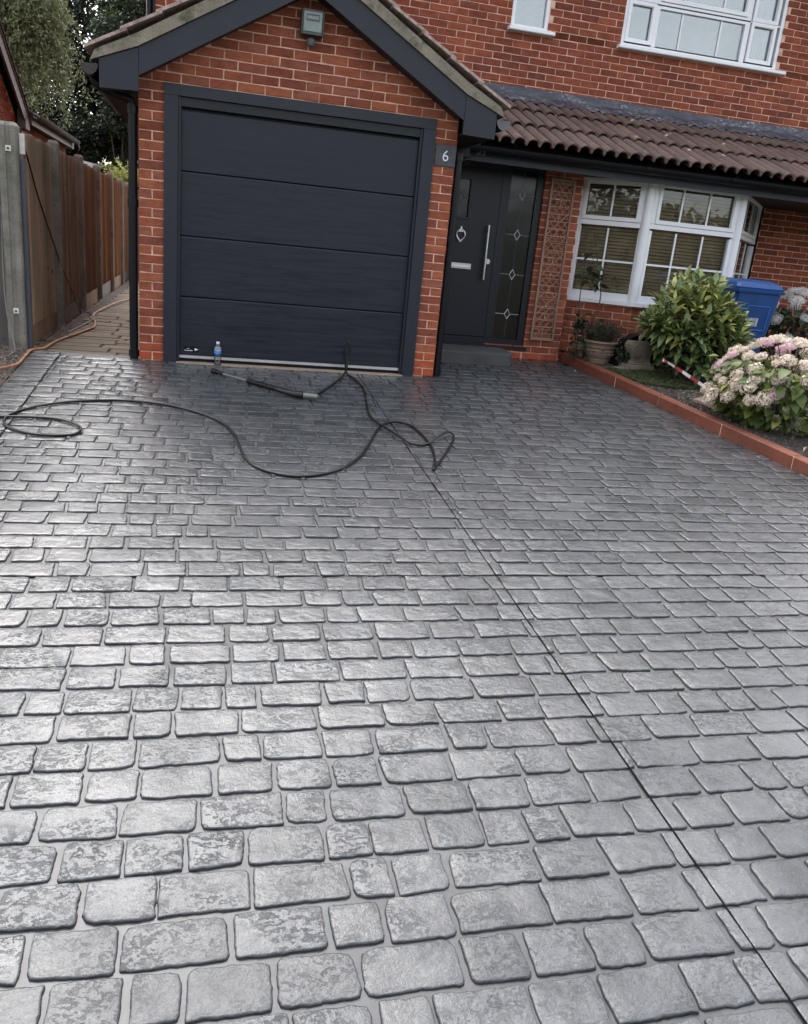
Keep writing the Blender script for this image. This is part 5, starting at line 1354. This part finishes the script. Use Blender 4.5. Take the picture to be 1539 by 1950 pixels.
for z in (1.63, .32):
    b = MB().box(-1.062, -1.020, .240, .262, z - .022, z + .022); pl_ = b.build('bolt_plate', M['white_worn'], gp)
    b = MB(); b.tube([(-1.041, .226, z), (-1.041, .241, z)], .010, 8); b.build('bolt', M['grey_cap'], pl_)
b = MB().box(-.966, -.935, .31, .36, -.04, 1.56); tag(b.build('grey_batten', M['grey_strip']), 'blue grey upright batten between concrete gatepost and fence', 'batten')
b = MB().box(-.968, -.930, .315, .355, 1.60, 1.76); tag(b.build('white_bracket', M['white_worn']), 'pale worn bracket near the top of the concrete gatepost', 'bracket')

fence = thing('garden_fence', 'brown closeboard fence with concrete posts running beside the path', 'fence', (-1.0, 5, 0))
FX = -1.0; rs = random.Random(11); posts = [2.10, 3.95, 5.8, 7.65, 9.5, 11.0]
starts = [.40] + posts
for i in range(len(posts)):
    ya, yb = starts[i] + (.06 if i else 0), posts[i] - .06; y = ya
    MB().box(FX - .03, FX + .012, ya, yb, -.06, .155).build('gravel_board', M['old_wood'] if i % 2 else M['fence_wood'], fence)
    for z in (.35, 1.45): MB().box(FX - .07, FX - .012, ya, yb, z, z + .06).build('arris_rail', M['fence_wood'], fence)
    while y < yb - .03:
        wd = min(rs.uniform(.105, .118), yb - y); t0, t1 = .022, .004; j = rs.uniform(-.003, .003)
        b = MB(); x = FX + j
        b.v = [(x - .012, y, .157), (x - .012, y + wd, .157), (x + t1, y + wd, .157), (x + t0, y, .157)]; zt = 1.80 + rs.uniform(-.012, .004)
        b.v += [(a, c, zt) for a, c, _ in b.v]; b.f = [(0, 1, 2, 3), (7, 6, 5, 4), (0, 4, 5, 1), (1, 5, 6, 2), (2, 6, 7, 3), (3, 7, 4, 0)]; b.mi = [0] * 6
        b.build('fence_board', M['fence_wood'], fence); y += wd - .002
    b = MB(); pr = MB(); conc_post(pr, 0, 0, -.1, 1.86, .10, .10)
    pr.v = [(FX + .02 - yy * 1.0, posts[i] + xx, z) for xx, yy, z in pr.v]; pr.build('fence_post', M['post_concrete'], fence)
ef = thing('end_fence', 'dark weathered fence panel closing the far end of the path', 'fence', (-.3, 11.2, 0))
for k in range(14):
    x = -.98 + k * .115; MB().box(x, x + .112, 11.2 + .004 * (k % 2), 11.22 + .004 * (k % 2), -.06, 1.72).build('fence_board', M['old_wood'], ef)
MB().box(-1.0, .65, 11.19, 11.235, 1.722, 1.75).build('capping', M['old_wood'], ef)
og = thing('old_gate', 'weathered grey wooden gate panel left of the concrete post', 'gate', (-1.6, .38, 0))
for k in range(6):
    x = -1.245 - k * .135; b = MB().box(x, x + .130, .36 + .003 * (k % 2), .385 + .003 * (k % 2), -.02 - .01 * (k % 3), 1.73); b.build('board', M['old_wood'], og)
b = MB(); b.tube([(-1.20, .335, .98), (-1.20, .36, .98)], .034, 14); b.build('knob', M['black_plastic'], og, 'auto')

# ------------------------------------------------------------------ hoses, cables, lance, bottle
def on_drive(pts, r, h=.004): return smooth_path([(x, y, gz(y) + r + h) for x, y in pts], 6)
h1 = [(-.98, -1.935), (-0.835, -1.931), (-0.741, -1.928), (-0.553, -1.911), (-0.388, -1.934), (-0.26, -2.034), (-0.217, -2.143), (-0.248, -2.246), (-0.366, -2.283), (-0.491, -2.267), (-0.613, -2.185), (-0.689, -2.061), (-0.698, -1.909), (-0.619, -1.723), (-0.446, -1.547), (-0.214, -1.436), (0.037, -1.404), (0.299, -1.471), (0.525, -1.639), (0.67, -1.838), (0.753, -2.094), (0.781, -2.36), (0.817, -2.623), (0.903, -2.796), (1.053, -2.894), (1.215, -2.872), (1.397, -2.736), (1.556, -2.49), (1.684, -2.177), (1.789, -1.884), (1.897, -1.685), (1.99, -1.63), (2.075, -1.713), (2.116, -1.968), (2.113, -2.244), (2.063, -2.525), (2.012, -2.675)]
h2 = [(2.02, -2.68), (2.114, -2.499), (2.274, -2.168), (2.352, -1.975), (2.336, -1.901), (2.22, -2.029), (2.084, -2.178), (1.982, -2.201), (1.916, -2.066), (1.858, -1.875), (1.813, -1.697), (1.806, -1.446), (1.855, -1.056), (1.903, -0.657), (1.89, -0.402), (1.863, -0.24), (1.842, -.12)]
r_ = .0088; b = MB()
p1 = [(x, y, gz(y) + r_ + .002) for x, y in h1]; p2 = []
for i, (x, y) in enumerate(h2):
    lift = .0
    if 7 <= i <= 10: lift = .019 * (1 - abs(i - 8.5) / 3)
    if i in (4, 5): lift = max(lift, .018)
    p2.append((x, y, gz(y) + r_ + .002 + lift))
loop = [(1.819, -.10, .099), (1.806, -.10, .194), (1.818, -.102, .272), (1.836, -.105, .292), (1.852, -.108, .245), (1.853, -.11, .149), (1.836, -.12, .055)]
p3 = [(1.816, -.14, .004), (1.726, -.382, -.018), (1.59, -.687, -.040), (1.47, -.93, -.058), (1.40, -1.03, -.062)]
b.tube(smooth_path(p1 + p2 + loop + p3, 6), r_, 10)
tag(b.build('pressure_hose', M['hose_black'], None, True), 'black pressure washer hose snaking over the driveway with a raised loop', 'hose')

M['lance_grey'] = plain('lance_grey', (0.16, 0.16, 0.155), .45, .3)
ln = thing('washer_lance', 'black and silver pressure washer lance lying on the driveway', 'lance', (1.05, -.8, gz(-.8)))
def dpt(x, y, h): return (x, y, gz(y) + h)
a, e = Vector(dpt(.627, -.391, .026)), Vector(dpt(1.263, -1.06, .034)); dd = e - a
def along(t): return a + dd * t
b = MB(); b.tube([along(.10), along(.52)], .0085, 10); b.build('tube', M['lance_grey'], ln, 'auto')
b = MB(); b.tube([along(-.01), along(.0)], .020, 12); b.tube([along(.0), along(.055)], .024, 12); b.tube([along(.055), along(.06), along(.10)], .019, 12, .014); b.tube([along(.10), along(.13)], .017, 12); b.build('nozzle', M['black_plastic'], ln, 'auto')
b = MB(); pts = [along(t) for t in np.linspace(.44, .80, 19)]
for i in range(18): b.tube([pts[i], pts[i + 1]], .0225 if i % 2 else .0195, 12)
b.build('foregrip', M['black_plastic'], ln, 'auto')
b = MB(); b.tube([along(.80), along(.86), along(.93), along(1.0), Vector(dpt(1.33, -1.088, .034))], .021, 12, .030); b.build('gun_body', M['hose_black'], ln, 'auto')
b = MB(); b.tube([dpt(1.305, -1.082, .035), dpt(1.322, -1.086, .035)], .027, 12); b.build('coupling', M['hose_black'], ln, 'auto')
b = MB(); b.tube([dpt(1.33, -1.088, .034), dpt(1.445, -1.105, .031)], .0235, 14); b.build('handle', M['lance_grey'], ln, 'auto')

oh = [(-1.7, -1.3), (-1.25, -.95), (-1.09, -.76), (-0.99, -0.63), (-0.935, -0.55), (-0.905, -0.44), (-0.905, -0.277), (-0.904, -0.12), (-0.905, 0.06), (-0.865, 0.181), (-0.824, 0.263), (-0.809, 0.628), (-0.765, 1.007), (-0.705, 1.349), (-0.646, 1.76), (-0.612, 2.004), (-0.643, 2.364), (-0.68, 2.644), (-0.754, 2.914), (-0.754, 3.139), (-0.768, 3.607), (-0.754, 4.007), (-0.708, 4.609), (-0.638, 5.377), (-0.548, 5.929), (-.50, 7.5)]
b = MB(); b.tube(smooth_path([(x, y, (gz(y) if y < 0 else 0) + .013) for x, y in oh], 6), .0100, 10); tag(b.build('orange_hose', M['hose_orange'], None, True), 'dusty orange hose curving from the soil strip along the side path', 'hose')
b = MB(); b.tube(smooth_path([(-.80, 1.45, .012), (-.74, 2.2, .012), (-.70, 2.75, .03), (-.78, 3.4, .012), (-.70, 4.3, .012), (-.64, 4.9, .012), (-.58, 5.6, .012)], 6), .007, 8); tag(b.build('brown_cable', M['cable_grey'], None, True), 'thin dusty cable lying across the sandstone path', 'cable')
b = MB(); b.tube(smooth_path([(-.965, .40, 1.80), (-.972, .414, 1.735), (-.962, .607, 1.593), (-.958, .916, 1.349), (-.955, 1.269, 1.127), (-.953, 1.666, .905), (-.95, 2.11, .658), (-.945, 2.8, .338), (-.93, 3.4, .05), (-.85, 3.5, .012), (-.76, 3.2, .012)], 6), .0075, 8); tag(b.build('black_cable', M['hose_black'], None, True), 'black cable sagging diagonally across the fence to the path', 'cable')
b = MB(); b.tube(smooth_path([(-1.20, .30, 1.30), (-1.125, .28, 1.14), (-1.128, .27, .976), (-1.128, .24, .635), (-1.11, .20, .33), (-1.06, .14, .11), (-1.03, .05, .01), (-1.06, -.12, -.02), (-1.2, -.25, -.03), (-1.35, -.3, -.03)], 6), .006, 8); tag(b.build('grey_cable', M['cable_grey'], None, True), 'thin grey cable hanging down past the concrete gatepost', 'cable')

bt = thing('water_bottle', 'small clear plastic water bottle with blue label by the garage door', 'bottle', (.672, -.045, .0))
x, y = .672, -.045
b = MB(); pr = [(.020, .002), (.029, .006), (.0305, .02), (.0285, .03), (.0305, .04), (.0285, .05), (.0305, .06), (.0285, .07), (.0305, .08), (.029, .092), (.0305, .098), (.0305, .142), (.029, .15), (.024, .165), (.014, .180), (.0125, .19)]
b.lathe(pr, x, y, 20, False, True); b.build('body', M['bottle_plastic'], bt, True)
b = MB(); b.lathe([(.0312, .098), (.0312, .126)], x, y, 20, False, False); b.build('label', M['bottle_blue'], bt, True)
b = MB(); b.lathe([(.0312, .1262), (.0302, .142), (.026, .158)], x, y, 20, False, False); b.build('label_top', M['sticker'], bt, True)
b = MB(); b.lathe([(.0145, .186), (.0150, .188), (.0150, .203), (.013, .205)], x, y, 16); b.build('cap', M['white_upvc'], bt, 'auto')
for (lx, ly, s, a) in ((4.66, .28, .035, .4),):
    g_ = leaf_geo(s, s * .5, .3, -.2, 4); zz = gz(ly) + .004
    g_.v = [(lx + px * math.cos(a) - py * math.sin(a), ly - .1 + px * math.sin(a) + py * math.cos(a), zz + pz_) for px, py, pz_ in g_.v]
lf_ = leaf_geo(.045, .026, .3, -.25, 4); lf_.v = [(4.47 + px, .62 + py * .5, gz(.62) + .006 + pz_) for px, py, pz_ in lf_.v]
tag(lf_.build('fallen_leaf', plain('dry_leaf', (.30, .20, .14), .8)), 'single dry leaf on the driveway by the end of the edging', 'leaf')

# ------------------------------------------------------------------ neighbour's garage: its gable faces our house, a lower eave runs on to the back
nb = thing('neighbour_garage', 'red brick neighbouring garage with mossy tiled gable beyond the fence', 'garage', (-2.6, 4, 0))
NX = -1.72; EV = (4.22, 2.36); GS = .50                     # wall line, verge foot (y, z), roof slope
def vz(y): return EV[1] + (EV[0] - y) * GS
M['barge_brown'] = plain('barge_brown', (0.085, 0.066, 0.062), 0.6, var=.2)
M['tile_mossy'] = concrete_material('tile_mossy', (0.075, 0.068, 0.058), 0.6)
b = MB(); b.prism_x([(.9, -.1), (4.20, -.1), (4.20, 2.26), (.9, vz(.9) - .12)], NX - 2.6, NX - .009); b.box(NX - 2.6, NX - .009, 4.203, 8.1, -.1, 2.26); nw = b.build('wall', M['mortar'], nb)
bm = MB()
for k in range(18, 54):
    z = k * .075 + .0375; y = 1.0 + (.1125 if k % 2 else 0)
    while y < 8.1:
        if z < 2.22 or (y + BL < 4.2 and z < vz(y + BL) - .14): bm.box(NX - .03, NX + random.uniform(-.001, .002), y, min(y + BL, 8.1), z - BH / 2, z + BH / 2)
        y += .225
o = bm.build('brickwork', M['brick_dark'], nw); o['kind'] = 'stuff'
def slope(d0, d1, x0, x1, ya, yb, name, mat):
    b = MB(); b.prism_x([(ya, vz(ya) + d0), (yb, vz(yb) + d0), (yb, vz(yb) + d1), (ya, vz(ya) + d1)], x0, x1); return b.build(name, M[mat], nb)
slope(-.19, -.035, NX + .085, NX + .11, 1.0, 4.22, 'bargeboard', 'barge_brown')
slope(-.06, -.035, NX - .01, NX + .084, 1.0, 4.22, 'verge_soffit', 'soffit')
slope(-.034, .0, NX - 2.6, NX + .12, 1.0, 4.36, 'roof_slope', 'tile_mossy')
for k in range(10):
    ya = 4.40 - k * .31; slope(.002 + .012, .034, NX - .2, NX + .135, ya - .34, ya, 'verge_tile', 'tile_mossy')
b = MB(); b.prism_x([(4.18, 2.10), (4.44, 2.10), (4.44, 2.24), (4.36, 2.30), (4.18, 2.40)], NX + .02, NX + .112); b.build('box_end', M['barge_brown'], nb)
GX = NX + .20; b = MB(); prof = [(GX + .055 * math.cos(math.pi + math.pi * k / 8), 2.30 + .06 * math.sin(math.pi + math.pi * k / 8)) for k in range(9)]; prof2 = [(GX + .048 * math.cos(math.pi + math.pi * k / 8), 2.30 + .053 * math.sin(math.pi + math.pi * k / 8)) for k in range(8, -1, -1)]
b.prism_y(prof + prof2, 4.40, 8.0); b.build('gutter', M['gutter_dirty'], nb, 'auto')
b = MB().box(NX + .115, NX + .135, 4.46, 8.1, 2.175, 2.27); b.build('fascia', M['barge_brown'], nb)
b = MB().box(NX - .005, NX + .114, 4.46, 8.1, 2.18, 2.195); b.build('soffit', M['soffit'], nb)
b = MB(); b.prism_y([(NX + .17, 2.30), (NX + .17, 2.325), (NX - 2.6, 2.9), (NX - 2.6, 2.87)], 4.38, 8.1); b.build('rear_roof', M['tile_mossy'], nb)
b = MB(); b.tube(smooth_path([(GX, 7.95, 2.25), (GX, 7.97, 2.16), (NX + .08, 7.98, 2.05), (NX + .05, 7.98, 1.95), (NX + .05, 7.98, 0)], 4), .034, 10); b.build('downpipe', M['black_plastic'], nb, 'auto')

# sheds beyond
sh = thing('pale_shed', 'pale rounded shed roof showing above the far fence', 'shed', (-1.85, 13.0, 0))
b = MB(); b.prism_y([(-2.5, -.1), (-1.62, -.1), (-1.62, 2.06), (-1.75, 2.22), (-2.0, 2.26), (-2.3, 2.24), (-2.5, 2.1)], 12.6, 14); b.build('wall', M['pale_roof'], sh)
sh = thing('dark_shed', 'dark shed with grey edged gable roof above the far fence', 'shed', (-1.2, 12.6, 0))
b = MB(); b.prism_y([(-1.66, -.1), (-.75, -.1), (-.75, 1.88), (-1.62, 2.14), (-1.66, 2.08)], 12.3, 13.6); b.build('wall', M['interior'], sh)
b = MB(); b.prism_y([(-1.72, 2.08), (-1.62, 2.15), (-.70, 1.85), (-.70, 1.90), (-1.62, 2.205), (-1.74, 2.12)], 12.25, 13.7); b.build('roof', M['lamp_grey'], sh)

# ------------------------------------------------------------------ trees
def trunk(root, pts, r0, r1, mat='bark'): 
    b = MB(); b.tube(smooth_path(pts, 5), r0, 9, r1); return b.build('trunk', M[mat], root, True)
def broad_tree(name, label, base, trunk_h, crown_c, rad, nclump, per, lsz, mat, seed, gaps=.0, cat='tree'):
    g_ = np.random.default_rng(seed); root = thing(name, label, cat, base)
    bx, by, bz_ = base; cc = np.array(crown_c); rad = np.array(rad)
    d = unit(g_.normal(0, 1, (nclump, 3))); k = g_.uniform(.35, 1.0, nclump) ** .6
    cl = cc + d * rad * k[:, None] * (1 + .18 * np.sin(d[:, :1] * 5 + seed))
    cr = rad.mean() * g_.uniform(.14, .30, nclump)
    t = MB(); t.tube(smooth_path([(bx, by, bz_), (bx + .1, by, bz_ + trunk_h * .6), (cc[0], cc[1], cc[2]), (cc[0] + .1, cc[1], cc[2] + rad[2] * .7)], 5), .06 * rad.mean() + .08, 9, .03)
    t.build('trunk', M['bark'], root, True)
    br = MB()
    for i in range(0, nclump, 3):
        s = Vector((bx + (cc[0] - bx) * .6, by, bz_ + trunk_h * g_.uniform(.6, 1.4))); e_ = Vector(cl[i]); br.tube(smooth_path([s, s.lerp(e_, .5) + Vector((0, 0, .3)), e_], 4), .035, 5, .008, False)
    br.build('branches', M['bark'], root, True)
    n = nclump * per; idx = np.repeat(np.arange(nclump), per)
    off = unit(g_.normal(0, 1, (n, 3))) * (g_.random((n, 1)) ** .45) * cr[idx][:, None] * np.array([1.15, 1.15, .75])
    C = cl[idx] + off; Dd = unit(off + g_.normal(0, .5, (n, 3)) * cr[idx][:, None] + np.array([0, 0, -.05])); Nn = unit(g_.normal(0, .7, (n, 3)) + np.array([0, 0, 1]))
    V, F = leaf_quads(C, Dd, Nn, g_.uniform(.7, 1.3, n) * lsz, g_.uniform(.7, 1.3, n) * lsz * .55)
    o = link('crown', fast_mesh('crown', V, F, M[mat]), root); return root
def weeping_tree(name, label, base, crown_c, rad, nstr, per, lsz, mat, seed):
    g_ = np.random.default_rng(seed); root = thing(name, label, 'tree', base); cc = np.array(crown_c); rad = np.array(rad)
    trunk(root, [base, (base[0] + .15, base[1], base[2] + 1.6), (base[0] + .05, base[1], base[2] + 3.2), (cc[0], cc[1], cc[2] + 1.5), (cc[0] + .2, cc[1], cc[2] + rad[2])], .15, .03)
    br = MB(); tops = []
    for i in range(nstr):
        d = g_.normal(0, 1, 3); d /= np.linalg.norm(d); d[2] = abs(d[2]) * .9; r = g_.uniform(.35, 1.0) ** .5
        tops.append(cc + d * rad * r)
    tops = np.array(tops)
    for i in range(0, nstr, 14):
        s = Vector((cc[0], cc[1], cc[2] - rad[2] * .3 + g_.uniform(0, rad[2]))); e_ = Vector(tops[i]); br.tube(smooth_path([s, s.lerp(e_, .55) + Vector((0, 0, .35)), e_], 4), .022, 5, .006, False)
    br.build('branches', M['bark'], root, True)
    ln = g_.uniform(.5, 2.0, nstr); n = nstr * per; idx = np.repeat(np.arange(nstr), per); t = g_.random(n)
    sway = g_.normal(0, .28, (nstr, 2)); C = tops[idx].copy(); C[:, 2] -= t * ln[idx]; C[:, 0] += sway[idx, 0] * t * t + g_.normal(0, .035, n); C[:, 1] += sway[idx, 1] * t * t + g_.normal(0, .035, n)
    C[:, :2] += .06 * np.sin(t * 9 + idx)[:, None]
    Dd = unit(g_.normal(0, .8, (n, 3)) + np.array([0, 0, -.8])); Nn = unit(g_.normal(0, 1, (n, 3)))
    V, F = leaf_quads(C, Dd, Nn, g_.uniform(.7, 1.3, n) * lsz, g_.uniform(.7, 1.2, n) * lsz * .5)
    link('crown', fast_mesh('crown', V, F, M[mat]), root); return root
weeping_tree('weeping_birch', 'pale green weeping birch with hanging branches behind the neighbouring garage', (-3.05, 11.5, -.1), (-3.35, 11.6, 4.6), (1.25, 1.2, 1.7), 900, 62, .075, 'leaf_willow', 3)
broad_tree('oak_tree', 'tall dark oak rising behind the fence beside the house', (-1.4, 19, -.1), 3.0, (-1.5, 19, 5.6), (2.6, 1.6, 3.8), 190, 330, .15, 'leaf_dark', 12)
broad_tree('tall_bush', 'very dark dense bush beneath the oak behind the fence', (-1.55, 15.5, -.1), .8, (-1.45, 15.5, 2.3), (1.6, .8, 1.9), 140, 300, .10, 'leaf_dark', 14, cat='bush')
broad_tree('ash_tree', 'lighter green tree high up between the birch and the house wall', (-.2, 16.5, -.1), 3.2, (-.6, 16.5, 5.5), (1.6, 1.2, 1.7), 80, 240, .10, 'leaf_mid', 17)
broad_tree('far_tree', 'dark green tree at the far left behind the birch', (-5.2, 20, -.1), 3.0, (-5.2, 20, 4.8), (2.6, 1.6, 3.6), 90, 260, .14, 'leaf_dark', 19)
g_ = np.random.default_rng(4); gs = thing('golden_shrub', 'bright yellow green feathery shrub beyond the far fence', 'shrub', (-.95, 12.0, -.1))
n = 3800; a_ = g_.uniform(0, 6.28, 90); idx = g_.integers(0, 90, n); t = g_.random(n); el_ = g_.uniform(.15, 1.1, 90); ll = g_.uniform(.45, .78, 90)
C = np.stack([-1.0 + np.cos(a_[idx]) * np.cos(el_[idx]) * ll[idx] * t, 12.0 + np.sin(a_[idx]) * np.cos(el_[idx]) * ll[idx] * t * .6, 1.84 + np.sin(el_[idx]) * ll[idx] * t * 1.1 - .12 * t * t], 1) + g_.normal(0, .018, (n, 3))
V, F = leaf_quads(C, unit(np.stack([np.cos(a_[idx]), np.sin(a_[idx]), np.full(n, .2)], 1) + g_.normal(0, .5, (n, 3))), unit(g_.normal(0, .6, (n, 3)) + np.array([0, 0, 1])), g_.uniform(.035, .07, n), g_.uniform(.014, .026, n))
link('foliage', fast_mesh('foliage', V, F, M['leaf_golden']), gs)
b = MB()
for k in range(6): b.tube([(-.85 + .02 * k, 12.0, -.1), (-.85 + .1 * math.cos(k), 12.0 + .1 * math.sin(k), 1.75)], .02, 6, .008)
b.build('stems', M['stem'], gs, True)

# trees across the street, behind the camera: what the front windows mirror
g_ = np.random.default_rng(77); nC = 230; CX_ = np.stack([g_.uniform(-32, 34, nC), g_.uniform(-31, -24, nC), g_.uniform(.3, 1, nC) * (3.6 + 1.4 * np.sin(np.arange(nC)))], 1); CX_[:, 2] = np.clip(CX_[:, 2] - .4, .2, 5)
n = nC * 160; idx = np.repeat(np.arange(nC), 160); off = unit(g_.normal(0, 1, (n, 3))) * (g_.random((n, 1)) ** .5) * np.array([2.0, 1.4, 1.2])
V, F = leaf_quads(CX_[idx] + off, unit(g_.normal(0, 1, (n, 3))), unit(g_.normal(0, .7, (n, 3)) + np.array([0, 0, 1])), g_.uniform(.35, .7, n), g_.uniform(.2, .4, n))
tag(link('far_trees', fast_mesh('far_trees', V, F, M['leaf_mid'])), 'belt of trees across the street mirrored in the window glass', kind='stuff')
